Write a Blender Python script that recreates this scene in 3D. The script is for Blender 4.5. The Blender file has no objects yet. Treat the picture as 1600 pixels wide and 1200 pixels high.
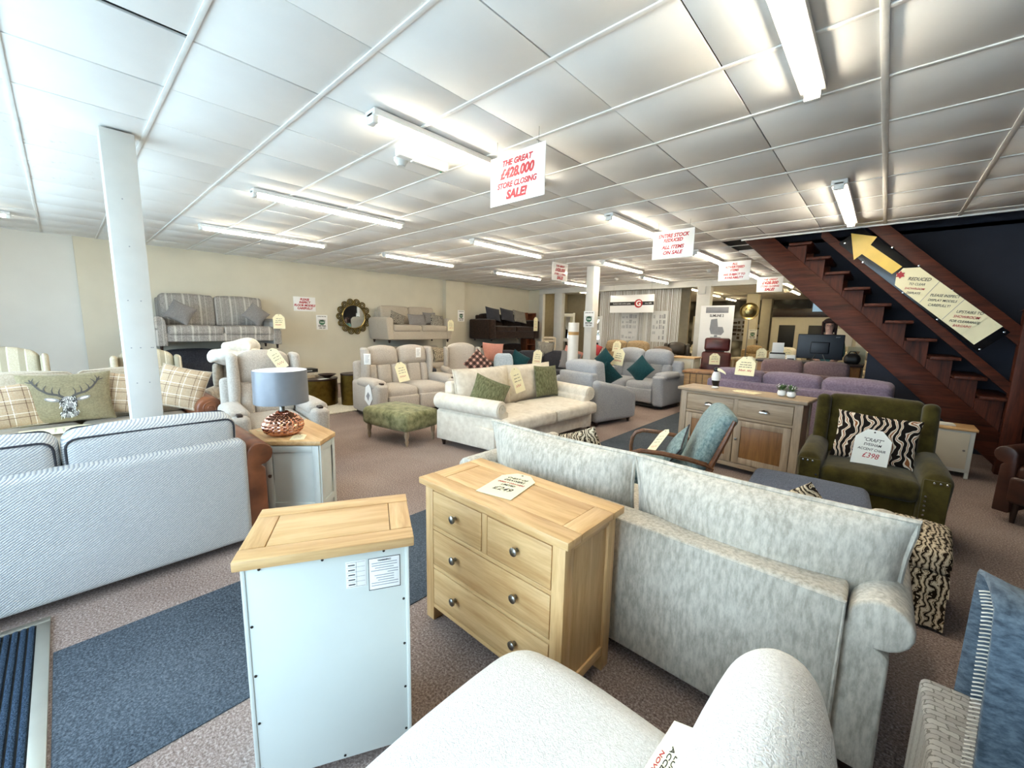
import bpy, bmesh, math, random
from math import sin, cos, pi, radians, hypot, sqrt
from mathutils import Matrix, Vector
random.seed(7)
sc = bpy.context.scene
COL = sc.collection
# ------------------------------------------------------------------ camera, sky, exposure
HC = 1.5
CEIL = 2.784
cam_d = bpy.data.cameras.new('camera'); cam = bpy.data.objects.new('camera', cam_d); COL.objects.link(cam)
cam_d.sensor_fit = 'HORIZONTAL'; cam_d.sensor_width = 36.0; cam_d.lens = 635.3/1600*36.0
cam_d.clip_start = 0.02; cam_d.clip_end = 200
_y, _p, _r = -0.736147, 0.1437307, 0.0202272
_f = Vector((sin(_y)*cos(_p), cos(_y)*cos(_p), -sin(_p)))
_rt = Vector((cos(_y), -sin(_y), 0)); _u = _rt.cross(_f)
_rt, _u = _rt*cos(_r)+_u*sin(_r), -_rt*sin(_r)+_u*cos(_r)
_m = Matrix((_rt, _u, -_f)).transposed().to_4x4(); _m.translation = Vector((0, 0, HC)); cam.matrix_world = _m
sc.camera = cam
w = bpy.data.worlds.new('overcast_sky'); sc.world = w; w.use_nodes = True
w.node_tree.nodes['Background'].inputs[0].default_value = (0.65, 0.785, 1.0, 1)
w.node_tree.nodes['Background'].inputs[1].default_value = 9.5
sc.view_settings.view_transform = 'Standard'; sc.view_settings.look = 'None'
sc.view_settings.gamma = 1.0; sc.view_settings.exposure = 0.62; sc.view_settings.use_curve_mapping = False
TUBE = 40.0       # radiance of the lit fluorescent tubes
# ------------------------------------------------------------------ colour and materials
def C(h, a=1.0):
    v = [int(h[i:i+2], 16)/255 for i in (0, 2, 4)]
    return tuple((c/12.92 if c <= .04045 else ((c+.055)/1.055)**2.4) for c in v)+(a,)
MATS = {}
def base_mat(name, rough=.6, metal=0.0, spec=None):
    m = bpy.data.materials.new(name); m.use_nodes = True
    nt = m.node_tree; b = nt.nodes['Principled BSDF']
    b.inputs['Roughness'].default_value = rough; b.inputs['Metallic'].default_value = metal
    if spec is not None: b.inputs['Specular IOR Level'].default_value = spec
    MATS[name] = m
    return m, nt, b
def N(nt, t, **kw):
    n = nt.nodes.new(t)
    for k, v in kw.items():
        if k in n.inputs: n.inputs[k].default_value = v
        else: setattr(n, k, v)
    return n
def coords(nt, scale=(1, 1, 1), rot=(0, 0, 0), kind='Object'):
    tc = N(nt, 'ShaderNodeTexCoord'); mp = N(nt, 'ShaderNodeMapping')
    mp.inputs['Scale'].default_value = scale; mp.inputs['Rotation'].default_value = rot
    nt.links.new(tc.outputs[kind], mp.inputs[0]); return mp.outputs[0]
def ramp(nt, fac, stops, interp='LINEAR'):
    r = N(nt, 'ShaderNodeValToRGB'); e = r.color_ramp.elements; r.color_ramp.interpolation = interp
    e[0].position, e[0].color = stops[0]; e[1].position, e[1].color = stops[-1]
    for p, c in stops[1:-1]:
        q = e.new(p); q.color = c
    nt.links.new(fac, r.inputs[0]); return r.outputs[0]
def mixc(nt, fac, a, b, mode='MIX'):
    n = N(nt, 'ShaderNodeMix'); n.data_type = 'RGBA'; n.blend_type = mode
    for s, v in ((0, fac), (6, a), (7, b)):
        if hasattr(v, 'is_output') or isinstance(v, bpy.types.NodeSocket): nt.links.new(v, n.inputs[s])
        else: n.inputs[s].default_value = v
    return n.outputs[2]
def bump(nt, b, h, strength=.3, dist=.002):
    n = N(nt, 'ShaderNodeBump'); n.inputs['Strength'].default_value = strength; n.inputs['Distance'].default_value = dist
    nt.links.new(h, n.inputs['Height']); nt.links.new(n.outputs[0], b.inputs['Normal'])
def plain(name, col, rough=.6, metal=0.0, var=.06, scale=8.0, bmp=0.0, bscale=60, spec=None):
    m, nt, b = base_mat(name, rough, metal, spec)
    co = coords(nt); n = N(nt, 'ShaderNodeTexNoise', Scale=scale, Detail=4.0); nt.links.new(co, n.inputs['Vector'])
    c = C(col); lo = tuple(x*(1-var) for x in c[:3])+(1,); hi = tuple(min(1, x*(1+var)) for x in c[:3])+(1,)
    nt.links.new(ramp(nt, n.outputs[0], [(.3, lo), (.7, hi)]), b.inputs['Base Color'])
    if bmp:
        n2 = N(nt, 'ShaderNodeTexNoise', Scale=bscale, Detail=3.0); nt.links.new(co, n2.inputs['Vector']); bump(nt, b, n2.outputs[0], bmp, .003)
    return m
def fabric(name, c1, c2, scale=90, bmp=.35, stretch=(1, 1, 1), rough=.92, twill=0, tc='000000', patch=.12):
    m, nt, b = base_mat(name, rough, 0, .15)
    b.inputs['Sheen Weight'].default_value = .15
    co = coords(nt, stretch)
    n = N(nt, 'ShaderNodeTexNoise', Scale=scale, Detail=5.0, Roughness=.65); nt.links.new(co, n.inputs['Vector'])
    col = ramp(nt, n.outputs[0], [(.36, C(c1)), (.64, C(c2))])
    if patch:
        n3 = N(nt, 'ShaderNodeTexNoise', Scale=5.0, Detail=3.0); nt.links.new(coords(nt), n3.inputs['Vector'])
        col = mixc(nt, patch, col, ramp(nt, n3.outputs[0], [(.35, C(c1)), (.65, C(c2))]))
    h = n.outputs[0]
    if twill:
        tco = coords(nt, (1, 1, 1), (radians(45), radians(45), radians(35)))
        wv = N(nt, 'ShaderNodeTexWave', Scale=twill, Distortion=1.5, Detail=2.0); wv.inputs['Detail Scale'].default_value = 3
        nt.links.new(tco, wv.inputs['Vector'])
        f = ramp(nt, wv.outputs['Fac'], [(.1, (.85, .85, .85, 1)), (.5, (0, 0, 0, 1))])
        col = mixc(nt, f, col, C(tc)); h = wv.outputs['Fac']
    nt.links.new(col, b.inputs['Base Color'])
    n2 = N(nt, 'ShaderNodeTexNoise', Scale=scale*4, Detail=2.0); nt.links.new(coords(nt, stretch), n2.inputs['Vector'])
    bump(nt, b, h if twill else n2.outputs[0], bmp, .002)
    return m
def wood(name, c1, c2, axis='X', rough=.45, grain=1.0, coat=0):
    m, nt, b = base_mat(name, rough)
    s = {'X': (1.2, 14, 14), 'Y': (14, 1.2, 14), 'Z': (14, 14, 1.2)}[axis]
    co = coords(nt, tuple(x*grain for x in s))
    n = N(nt, 'ShaderNodeTexNoise', Scale=1.6, Detail=8.0, Roughness=.62, Distortion=.6); nt.links.new(co, n.inputs['Vector'])
    n2 = N(nt, 'ShaderNodeTexNoise', Scale=9.0, Detail=4.0); nt.links.new(co, n2.inputs['Vector'])
    c = ramp(nt, n.outputs[0], [(.32, C(c1)), (.62, C(c2))])
    c = mixc(nt, .22, c, ramp(nt, n2.outputs[0], [(.4, C(c1)), (.6, C(c2))]))
    nt.links.new(c, b.inputs['Base Color']); bump(nt, b, n2.outputs[0], .08, .001)
    if name.startswith('stair'): b.inputs['Specular IOR Level'].default_value = .25
    if coat: b.inputs['Coat Weight'].default_value = coat
    return m
def plaid(name, bg, bg2, lines, period, axes=(0, 2)):
    """lines: list of (offset, width, colour) repeated each period along both axes"""
    m, nt, b = base_mat(name, .9, 0, .15)
    tcn = N(nt, 'ShaderNodeTexCoord'); sep = N(nt, 'ShaderNodeSeparateXYZ'); nt.links.new(tcn.outputs['Object'], sep.inputs[0])
    nz = N(nt, 'ShaderNodeTexNoise', Scale=120.0, Detail=3.0); nt.links.new(tcn.outputs['Object'], nz.inputs['Vector'])
    col = ramp(nt, nz.outputs[0], [(.35, C(bg)), (.65, C(bg2))])
    for ax in axes:
        for off, wd, lc in lines:
            a = N(nt, 'ShaderNodeMath', operation='ADD'); nt.links.new(sep.outputs[ax], a.inputs[0]); a.inputs[1].default_value = off+50*period
            d = N(nt, 'ShaderNodeMath', operation='MODULO'); nt.links.new(a.outputs[0], d.inputs[0]); d.inputs[1].default_value = period
            l = N(nt, 'ShaderNodeMath', operation='LESS_THAN'); nt.links.new(d.outputs[0], l.inputs[0]); l.inputs[1].default_value = wd
            k = N(nt, 'ShaderNodeMath', operation='MULTIPLY'); nt.links.new(l.outputs[0], k.inputs[0]); k.inputs[1].default_value = .8
            col = mixc(nt, k.outputs[0], col, C(lc))
    nt.links.new(col, b.inputs['Base Color']); bump(nt, b, nz.outputs[0], .3, .002)
    return m
def ikat(name, stops, scale=9.0):
    m, nt, b = base_mat(name, .9, 0, .15)
    co = coords(nt)
    nz = N(nt, 'ShaderNodeTexNoise', Scale=scale*.8, Detail=2.0); nt.links.new(co, nz.inputs['Vector'])
    wv = N(nt, 'ShaderNodeTexWave', Scale=scale*.55, Distortion=9.0, Detail=2.0); wv.inputs['Detail Scale'].default_value = 1.6
    nt.links.new(co, wv.inputs['Vector'])
    vo = N(nt, 'ShaderNodeTexVoronoi', Scale=scale*2.2); nt.links.new(co, vo.inputs['Vector'])
    a = ramp(nt, wv.outputs['Fac'], stops, 'CONSTANT')
    d = ramp(nt, vo.outputs['Distance'], [(.0, (1, 1, 1, 1)), (.16, (0, 0, 0, 1))], 'CONSTANT')
    nt.links.new(mixc(nt, d, a, C('17130f')), b.inputs['Base Color'])
    return m
def emit(name, col, s):
    m, nt, b = base_mat(name, .5)
    b.inputs['Base Color'].default_value = C(col); b.inputs['Emission Color'].default_value = C(col); b.inputs['Emission Strength'].default_value = s
    return m
def glassy(name, tint, refl=.08):
    m = bpy.data.materials.new(name); m.use_nodes = True; nt = m.node_tree; nt.nodes.clear(); MATS[name] = m
    o = N(nt, 'ShaderNodeOutputMaterial'); mx = N(nt, 'ShaderNodeMixShader'); t = N(nt, 'ShaderNodeBsdfTransparent'); g = N(nt, 'ShaderNodeBsdfGlossy', Roughness=.02)
    t.inputs[0].default_value = C(tint); mx.inputs[0].default_value = refl
    nt.links.new(t.outputs[0], mx.inputs[1]); nt.links.new(g.outputs[0], mx.inputs[2]); nt.links.new(mx.outputs[0], o.inputs[0])
    return m
# ------------------------------------------------------------------ mesh builder
class MB:
    def __init__(s): s.v = []; s.f = []
    def add(s, vs, fs, mtx=None):
        o = len(s.v)
        if mtx is not None: vs = [mtx @ Vector(p) for p in vs]
        s.v += [tuple(p) for p in vs]; s.f += [tuple(i+o for i in f) for f in fs]; return s
    def quadgrid(s, rows, closed=False, flip=False):
        o = len(s.v); n = len(rows[0])
        for r in rows: s.v += [tuple(p) for p in r]
        for i in range(len(rows)-1):
            for j in range(n if closed else n-1):
                k = (j+1) % n
                q = (o+i*n+j, o+i*n+k, o+(i+1)*n+k, o+(i+1)*n+j)
                s.f.append(q[::-1] if flip else q)
        return s
    def rbox(s, c, size, r=.01, K=2, m=1, bulge=(0, 0, 0), fn=None, mtx=None):
        e = [x/2 for x in size]; r = min(r, min(e)*.999)
        ax = []
        for a in range(3):
            inn = e[a]-r
            tail = [inn+r*math.tan(radians(45*k/K)) for k in range(K+1)] if r > 0 else [e[a]]
            mid = [-inn+2*inn*k/m for k in range(m+1)] if inn > 1e-6 else [0]
            ax.append([-t for t in reversed(tail)]+mid[1:-1]+tail)
        idx = {}; vs = []; fs = []
        def pt(p):
            key = (round(p[0], 6), round(p[1], 6), round(p[2], 6))
            if key in idx: return idx[key]
            q = [max(-(e[i]-r), min(e[i]-r, p[i])) for i in range(3)]
            d = [p[i]-q[i] for i in range(3)]; l = sqrt(d[0]**2+d[1]**2+d[2]**2)
            o = [q[i]+(r*d[i]/l if l > 1e-9 else 0) for i in range(3)]
            t = [max(-1, min(1, o[i]/e[i])) for i in range(3)]
            for a in range(3):
                if bulge[a]:
                    b_, c_ = (a+1) % 3, (a+2) % 3
                    o[a] += bulge[a]*t[a]*(1-t[b_]**2)*(1-t[c_]**2)
            if fn: o = fn(o, t)
            idx[key] = len(vs); vs.append((o[0]+c[0], o[1]+c[1], o[2]+c[2])); return idx[key]
        for a in range(3):
            b_, c_ = (a+1) % 3, (a+2) % 3
            for sg in (-1, 1):
                for i in range(len(ax[b_])-1):
                    for j in range(len(ax[c_])-1):
                        q = []
                        for (ii, jj) in ((i, j), (i+1, j), (i+1, j+1), (i, j+1)):
                            p = [0, 0, 0]; p[a] = sg*e[a]; p[b_] = ax[b_][ii]; p[c_] = ax[c_][jj]; q.append(pt(p))
                        if len(set(q)) > 2: fs.append(tuple(q) if sg > 0 else tuple(q[::-1]))
        return s.add(vs, fs, mtx)
    def box(s, x0, x1, y0, y1, z0, z1, r=.003, mtx=None):
        return s.rbox(((x0+x1)/2, (y0+y1)/2, (z0+z1)/2), (abs(x1-x0), abs(y1-y0), abs(z1-z0)), r, 1, 1, mtx=mtx)
    def cube(s, x0, x1, y0, y1, z0, z1, mtx=None):
        v = [(x, y, z) for x in (x0, x1) for y in (y0, y1) for z in (z0, z1)]
        return s.add(v, [(0, 1, 3, 2), (4, 6, 7, 5), (0, 4, 5, 1), (2, 3, 7, 6), (0, 2, 6, 4), (1, 5, 7, 3)], mtx)
    def tube(s, pts, r, n=8, closed=False, mtx=None):
        P = [Vector(p) for p in pts]; rows = []; up = None; L = len(P)
        for i, p in enumerate(P):
            a = P[i-1] if (i > 0 or closed) else p; b = P[(i+1) % L] if (i < L-1 or closed) else p
            t = (b-a).normalized()
            if up is None:
                up = Vector((0, 0, 1)) if abs(t.z) < .9 else Vector((1, 0, 0))
            x = t.cross(up).normalized(); up = x.cross(t).normalized()
            rr = r[i] if isinstance(r, (list, tuple)) else r
            rows.append([p+(x*cos(2*pi*k/n)+up*sin(2*pi*k/n))*rr for k in range(n)])
        if closed: rows.append(rows[0])
        if mtx is not None: rows = [[mtx @ q for q in rw] for rw in rows]
        o = len(s.v); s.quadgrid(rows, True, True)
        if not closed:
            s.f.append(tuple(o+k for k in range(n))); s.f.append(tuple(o+(len(rows)-1)*n+k for k in reversed(range(n))))
        return s
    def lathe(s, prof, n=24, c=(0, 0, 0), mtx=None):
        rows = [[(c[0]+r*cos(2*pi*k/n), c[1]+r*sin(2*pi*k/n), c[2]+z) for k in range(n)] for r, z in prof]
        if mtx is not None: rows = [[mtx @ Vector(q) for q in rw] for rw in rows]
        o = len(s.v); s.quadgrid(rows, True)
        if prof[0][0] > 1e-4: s.f.append(tuple(o+k for k in reversed(range(n))))
        if prof[-1][0] > 1e-4: s.f.append(tuple(o+(len(rows)-1)*n+k for k in range(n)))
        return s
    def prism(s, poly, a, b, plane='xz', mtx=None):
        def m3(p, t): return {'xz': (p[0], t, p[1]), 'yz': (t, p[0], p[1]), 'xy': (p[0], p[1], t)}[plane]
        n = len(poly); vs = [m3(p, a) for p in poly]+[m3(p, b) for p in poly]
        fs = [tuple(range(n))[::-1], tuple(range(n, 2*n))]+[(i, (i+1) % n, n+(i+1) % n, n+i) for i in range(n)]
        return s.add(vs, fs, mtx)
    def pillow(s, w, h, t, n=12, ear=.06, mtx=None, sag=0.0):
        """scatter cushion: lies in local xz, thickness along y, centre at origin"""
        for sg in (-1, 1):
            rows = []
            for i in range(n+1):
                row = []
                for j in range(n+1):
                    u = sin(pi*(i/n-.5)); v = sin(pi*(j/n-.5))
                    th = t/2*(max(0, (1-abs(u)**2.2)*(1-abs(v)**2.2)))**.55
                    x = w/2*u*(1-ear*(1-v*v)); z = h/2*v*(1-ear*(1-u*u))-sag*(1-u*u)*(1+v)/2
                    row.append((x, sg*th, z))
                rows.append(row)
            if mtx is not None: rows = [[mtx @ Vector(q) for q in rw] for rw in rows]
            s.quadgrid(rows, False, sg > 0)
        return s
    def obj(s, name, mat, parent=None, smooth=True, bev=0, seg=2, loc=None, rot=None, sharp=38):
        me = bpy.data.meshes.new(name); me.from_pydata(s.v, [], s.f)
        bm = bmesh.new(); bm.from_mesh(me)
        bmesh.ops.remove_doubles(bm, verts=bm.verts, dist=1e-5)
        bmesh.ops.recalc_face_normals(bm, faces=bm.faces)
        if bev:
            ed = [e for e in bm.edges if len(e.link_faces) == 2 and e.calc_face_angle(0) > radians(32)]
            bmesh.ops.bevel(bm, geom=ed, offset=bev, segments=seg, profile=.5, affect='EDGES', clamp_overlap=True)
        bm.to_mesh(me); bm.free()
        if smooth:
            me.polygons.foreach_set('use_smooth', [True]*len(me.polygons))
            me.set_sharp_from_angle(angle=radians(sharp))
        me.materials.append(MATS[mat] if isinstance(mat, str) else mat)
        o = bpy.data.objects.new(name, me); COL.objects.link(o)
        if parent: o.parent = parent
        if loc: o.location = loc
        if rot: o.rotation_euler = rot
        return o
def mesh_from(o, name, parent=None, loc=None, rot=None, mat=None):
    c = bpy.data.objects.new(name, o.data); COL.objects.link(c)
    if parent: c.parent = parent
    if loc: c.location = loc
    if rot: c.rotation_euler = rot
    return c
def tag(o, label, cat, group=None):
    o['label'] = label; o['category'] = cat
    if group: o['group'] = group
    return o
def thing(name, label, cat, loc=(0, 0, 0), rz=0, group=None, rot=None):
    o = bpy.data.objects.new(name, None); COL.objects.link(o); o.empty_display_size = .1
    o.location = loc; o.rotation_euler = rot if rot else (0, 0, radians(rz))
    return tag(o, label, cat, group)
def struct(o, label=None):
    o['kind'] = 'structure'
    if label: o['label'] = label
    return o
def copy_tree(o, parent=None):
    c = o.copy(); COL.objects.link(c)
    if parent: c.parent = parent
    for ch in list(o.children): copy_tree(ch, c)
    return c
def T(x=0, y=0, z=0, rx=0, ry=0, rz=0):
    return Matrix.Translation((x, y, z)) @ Matrix.Rotation(radians(rz), 4, 'Z') @ Matrix.Rotation(radians(ry), 4, 'Y') @ Matrix.Rotation(radians(rx), 4, 'X')
_txt = {}
def text(s, size, mat, parent, loc, name='lettering', shear=.0, heavy=0.0, rot=None, align='CENTER', squeeze=1.0, thick=.0008):
    cu = bpy.data.curves.new('t', 'FONT'); cu.body = s; cu.size = size; cu.align_x = align; cu.align_y = 'CENTER'
    cu.shear = shear; cu.offset = heavy; cu.extrude = thick; cu.resolution_u = 3; cu.space_line = .92
    to = bpy.data.objects.new('t', cu); me = to.to_mesh().copy()
    to.to_mesh_clear(); bpy.data.objects.remove(to); bpy.data.curves.remove(cu)
    me.name = name
    if squeeze != 1.0:
        for v in me.vertices: v.co.x *= squeeze
    me.materials.clear(); me.materials.append(MATS[mat])
    o = bpy.data.objects.new(name, me); COL.objects.link(o); o.parent = parent; o.location = loc
    if rot: o.rotation_euler = rot
    return o
def scribble(rows, mat, parent, z=.0022, name='handwriting', seed=1, th=.0022):
    """rows: (x_centre, y, width, height): a wiggly pen line for each row of writing too small to read"""
    rnd = random.Random(seed); mb = MB()
    for xc, y, wd, h in rows:
        x = xc-wd/2
        while x < xc+wd/2-h*.5:
            ln = min(xc+wd/2-x, h*rnd.uniform(2.2, 4.2)); k = max(3, int(ln/(h*.33))); up = []
            for i in range(k+1):
                px = x+ln*i/k; py = y+(h/2 if i % 2 else -h/2)*rnd.uniform(.5, 1.05)+(px-xc)*.0
                up.append((px+py*0.0+(.15*h if i % 2 else 0), py))
            for i in range(k):
                (x0, y0), (x1, y1) = up[i], up[i+1]; d = hypot(x1-x0, y1-y0) or 1; nx, ny = -(y1-y0)/d*th/2, (x1-x0)/d*th/2
                mb.add([(x0+nx, y0+ny, z), (x0-nx, y0-ny, z), (x1-nx, y1-ny, z), (x1+nx, y1+ny, z)], [(0, 1, 2, 3)])
            x += ln+h*.7
    o = mb.obj(name, mat, parent, smooth=False); o['kind'] = 'stuff'; return o
# ------------------------------------------------------------------ material library
def carpet(name, c1, c2, c3, scale):
    m, nt, b = base_mat(name, .97, 0, .05)
    co = coords(nt); n = N(nt, 'ShaderNodeTexNoise', Scale=scale, Detail=5.0, Roughness=.75); nt.links.new(co, n.inputs['Vector'])
    n2 = N(nt, 'ShaderNodeTexNoise', Scale=1.2, Detail=4.0); nt.links.new(co, n2.inputs['Vector'])
    col = ramp(nt, n.outputs[0], [(.34, C(c1)), (.5, C(c2)), (.66, C(c3))])
    col = mixc(nt, .18, col, ramp(nt, n2.outputs[0], [(.35, C(c1)), (.65, C(c3))]))
    nt.links.new(col, b.inputs['Base Color']); bump(nt, b, n.outputs[0], .6, .004); return m
carpet('carpet', '4a3a35', '8a7870', 'c0b2aa', 105)
carpet('runner', '1f252b', '414850', '6b7279', 120)
def ribbed():
    m, nt, b = base_mat('mat_pile', .95, 0, .05)
    co = coords(nt); n = N(nt, 'ShaderNodeTexNoise', Scale=220.0, Detail=4.0); nt.links.new(co, n.inputs['Vector'])
    nt.links.new(ramp(nt, n.outputs[0], [(.35, C('1a2431')), (.7, C('44566a'))]), b.inputs['Base Color']); bump(nt, b, n.outputs[0], .6, .004)
ribbed()
plain('tile', 'f3f3f1', .9, var=.025, scale=3.0, bmp=.12, bscale=40)
plain('grid_white', 'e9e9e6', .6)
def stained():
    m, nt, b = base_mat('tile_stained', .9)
    co = coords(nt, (1.2, 3, 1)); n = N(nt, 'ShaderNodeTexNoise', Scale=5.0, Detail=8.0, Roughness=.7); nt.links.new(co, n.inputs['Vector'])
    nt.links.new(ramp(nt, n.outputs[0], [(.22, C('8a837c')), (.32, C('c5c1bc')), (.40, C('f0f0ee'))]), b.inputs['Base Color'])
stained()
plain('void', '0b0b0b', .95); plain('wall_beige', 'cfc9b6', .85, var=.04, scale=2.0, bmp=.05)
plain('wall_white', 'd6d6d0', .8, var=.03, scale=2.0, bmp=.05)
plain('white_gloss', 'e6e6e2', .35); plain('post_white', 'cbcac4', .5, var=.03)
plain('wall_dark', '2b2e3a', .75, var=.08, scale=3.0); plain('wall_under', '4a4744', .8, var=.05)
plain('wall_back', '9a917d', .85)
def leafpaper():
    m, nt, b = base_mat('wallpaper', .85)
    co = coords(nt, (1, 1, 1), (0, radians(45), 0)); v = N(nt, 'ShaderNodeTexVoronoi', Scale=2.2); nt.links.new(co, v.inputs['Vector'])
    nt.links.new(ramp(nt, v.outputs['Distance'], [(.1, C('c9c6bb')), (.35, C('8d8b83')), (.6, C('55544f'))]), b.inputs['Base Color'])
leafpaper()
for ax in 'XYZ':
    wood('oak_'+ax, 'b98d58', 'dab682', ax, .4); wood('greyoak_'+ax, '85705a', 'ae9a80', ax, .5)
    wood('stair_'+ax, '260e07', '552817', ax, .55)
wood('oak_dark', '6f4a26', '96693a', 'Z', .45); wood('walnut', '4c2e1c', '7a5236', 'X', .35); wood('trunk_wood', '6b4a22', 'a37a3d', 'X', .5)
wood('bookcase_wood', '5b2f1c', '824a2d', 'Z', .45); wood('dark_foot', '1d120c', '35221a', 'Z', .35); wood('pale_wood', 'a9977c', 'cbbb9f', 'Z', .5)
plain('paint_sage', 'd3d8d2', .45, var=.02); plain('paint_back', 'd2d9d4', .4, var=.015); plain('paint_cream', 'cfc8b4', .5, var=.03)
plain('metal', '8d8b86', .28, 1.0); plain('chrome', 'c9c9c9', .12, 1.0); plain('screw', '4a4a48', .4, 1.0); plain('alu', 'cfccc0', .38, .85, var=.04)
plain('brass', '6d5a2a', .38, 1.0, var=.25, scale=14); plain('gold', '9c8a5c', .3, 1.0, var=.2, scale=8); plain('copper', 'd9a48c', .2, 1.0, var=.05)
plain('black', '121212', .5); plain('black_gloss', '0c0e12', .22); plain('screen_back', '0d131d', .4); plain('paper', 'efefec', .7, var=.01); plain('card', 'f0e9c4', .75, var=.015)
plain('card_white', 'f1f1e8', .75, var=.01); plain('red_ink', 'b01e2a', .6); plain('ink', '25231f', .6); plain('green_ink', '2f6b4c', .6); plain('grey_print', '8f9094', .6)
plain('antler_ink', '4d4843', .8); plain('stag_grey', '8d8986', .8, var=.3, scale=40); plain('yellow_paint', 'e6c25a', .4); plain('sign_board', 'f0f0ee', .22, var=.005)
plain('red_sign', 'a51a20', .4); plain('acrylic', 'c8c8c4', .3); plain('tape', 'b08a54', .5); plain('wrap', 'd9d6cf', .35, bmp=.5, bscale=25)
fabric('tweed', 'b9b8b5', 'd6d5d1', 160, .5, twill=30, tc='868b96'); fabric('chenille', 'a0988a', 'cfc7b8', 60, .35, (1, 1, .3), patch=.2); fabric('boucle', 'dbd9d4', 'f0efeb', 120, 1.0)
def boucle_bump():
    nt = MATS['boucle'].node_tree; b = nt.nodes['Principled BSDF']
    v = N(nt, 'ShaderNodeTexVoronoi', Scale=105.0); v.inputs['Randomness'].default_value = 1
    nz = N(nt, 'ShaderNodeTexNoise', Scale=60.0, Detail=3.0); co = coords(nt); nt.links.new(co, nz.inputs['Vector'])
    nt.links.new(mixc(nt, .06, co, nz.outputs['Color']), v.inputs['Vector']); bump(nt, b, v.outputs['Distance'], .55, .006)
boucle_bump()
fabric('stone_fabric', 'a79c8b', 'bfb5a5', 110); fabric('grey_recliner', 'a59c92', 'c3bbb0', 95); fabric('cream_velvet', 'cfc5b4', 'e2dacb', 14, .15)
plaid('tartan_grey', '75716d', 'aba69f', [(0, .028, 'c2bdb5'), (.09, .016, '8a8580'), (.15, .012, 'b7b2aa')], .24, (0,)); fabric('blue_grey', '86898f', 'aeb0b3', 120); fabric('purple', '6a5d6d', '86798a', 60, .4)
fabric('mauve', '6f5a5d', '8b7473', 60, .4); fabric('green_velvet', '30290c', '4b421a', 9, .1); fabric('teal_wool', '5b7377', '8fa3a3', 45, .5)
fabric('navy_wool', '3a4150', '687083', 130, .6); fabric('denim_wool', '303b46', '5b6974', 45, .6, (1, .5, 2)); fabric('grey_cushion', '6d6a68', '8a8785', 90); fabric('coral', 'b5776a', 'd09a8b', 80)
fabric('green_chenille', '46482c', '7d7e5e', 40, .5, (2, 2, .5)); fabric('green_stool', '5c5c3a', '99966f', 12, .4); fabric('teal_dark', '12343a', '1f4a50', 60); fabric('ivory', 'c9c0b0', 'e4ddd0', 18, .3)
fabric('brown_velvet', '1c120c', '33231a', 20); fabric('charcoal', '2b2b30', '45454b', 80); fabric('ice_blue', '9fb0bd', 'c9d4dc', 50, .6); fabric('beige_plain', 'a39580', 'bcae99', 90); fabric('olive_plain', '786e55', '958a6c', 70, .3, patch=.3)
fabric('tan_recliner', '8d7657', 'b09a78', 30, .2); fabric('dark_green_cover', '2b332e', '46504a', 30); fabric('quilt', 'd3cdc0', 'ece7dc', 20, .4); fabric('damask', '9b9284', 'c6bdae', 22, .3)
fabric('rug_cream', 'b9b09e', 'dcd5c4', 40, .6); plain('shade_grey', '80848b', .38, .25, var=.04, scale=20); fabric('shade_in', 'e8e6e0', 'f4f2ee', 40, .1); fabric('skin_hair', '1d1210', '3a2622', 90, .5, (1, 1, .2))
plain('skin', 'c79a86', .55, var=.05); fabric('shirt', '5d8a86', '7aa6a0', 60, .2); plain('leaf', '4f6b3c', .5, var=.3, scale=30); plain('white_pot', 'ecebe6', .25)
def leather(name, c1, c2, rough=.38):
    m, nt, b = base_mat(name, rough); co = coords(nt)
    n = N(nt, 'ShaderNodeTexNoise', Scale=7.0, Detail=5.0); nt.links.new(co, n.inputs['Vector']); v = N(nt, 'ShaderNodeTexVoronoi', Scale=180.0); nt.links.new(co, v.inputs['Vector'])
    nt.links.new(ramp(nt, n.outputs[0], [(.3, C(c1)), (.7, C(c2))]), b.inputs['Base Color']); bump(nt, b, v.outputs['Distance'], .15, .001)
leather('tan_leather', '57301c', '8a5232'); leather('brown_leather', '2c1811', '4a2a1e'); leather('maroon_leather', '3a1414', '5c2422'); leather('dark_leather', '2a241c', '453b2e'); leather('taupe_leather', '5c4a38', '7c6650')
plaid('check_cushion', 'ab9478', 'bba68b', [(0, .006, '6a5141'), (.085, .005, 'ece3d2'), (.06, .005, 'b79a7b')], .12)
plaid('stripe_chair', 'b7ab92', 'c8bda6', [(0, .06, '9b9079'), (.09, .012, 'e4dcc8')], .14, (0,)); plaid('soft_check', 'b8ab95', 'c8bca8', [(0, .03, 'b3a78f'), (.07, .02, 'e6dfd0')], .13)
plaid('pink_check', 'b98f82', 'cda699', [(0, .055, '2a1c1c')], .10)
ikat('ikat', [(0, C('1a1512')), (.25, C('dccdb8')), (.48, C('8a5632')), (.66, C('e2d6c3')), (.86, C('221a15'))], 6.5); ikat('ikat_small', [(0, C('2a2018')), (.28, C('cdbfa4')), (.5, C('7a4f2e')), (.6, C('4d4a30')), (.72, C('d2c5ac'))], 24); ikat('floral', [(0, C('3a3834')), (.35, C('cfc8ba')), (.7, C('7a7468'))], 22)
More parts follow.
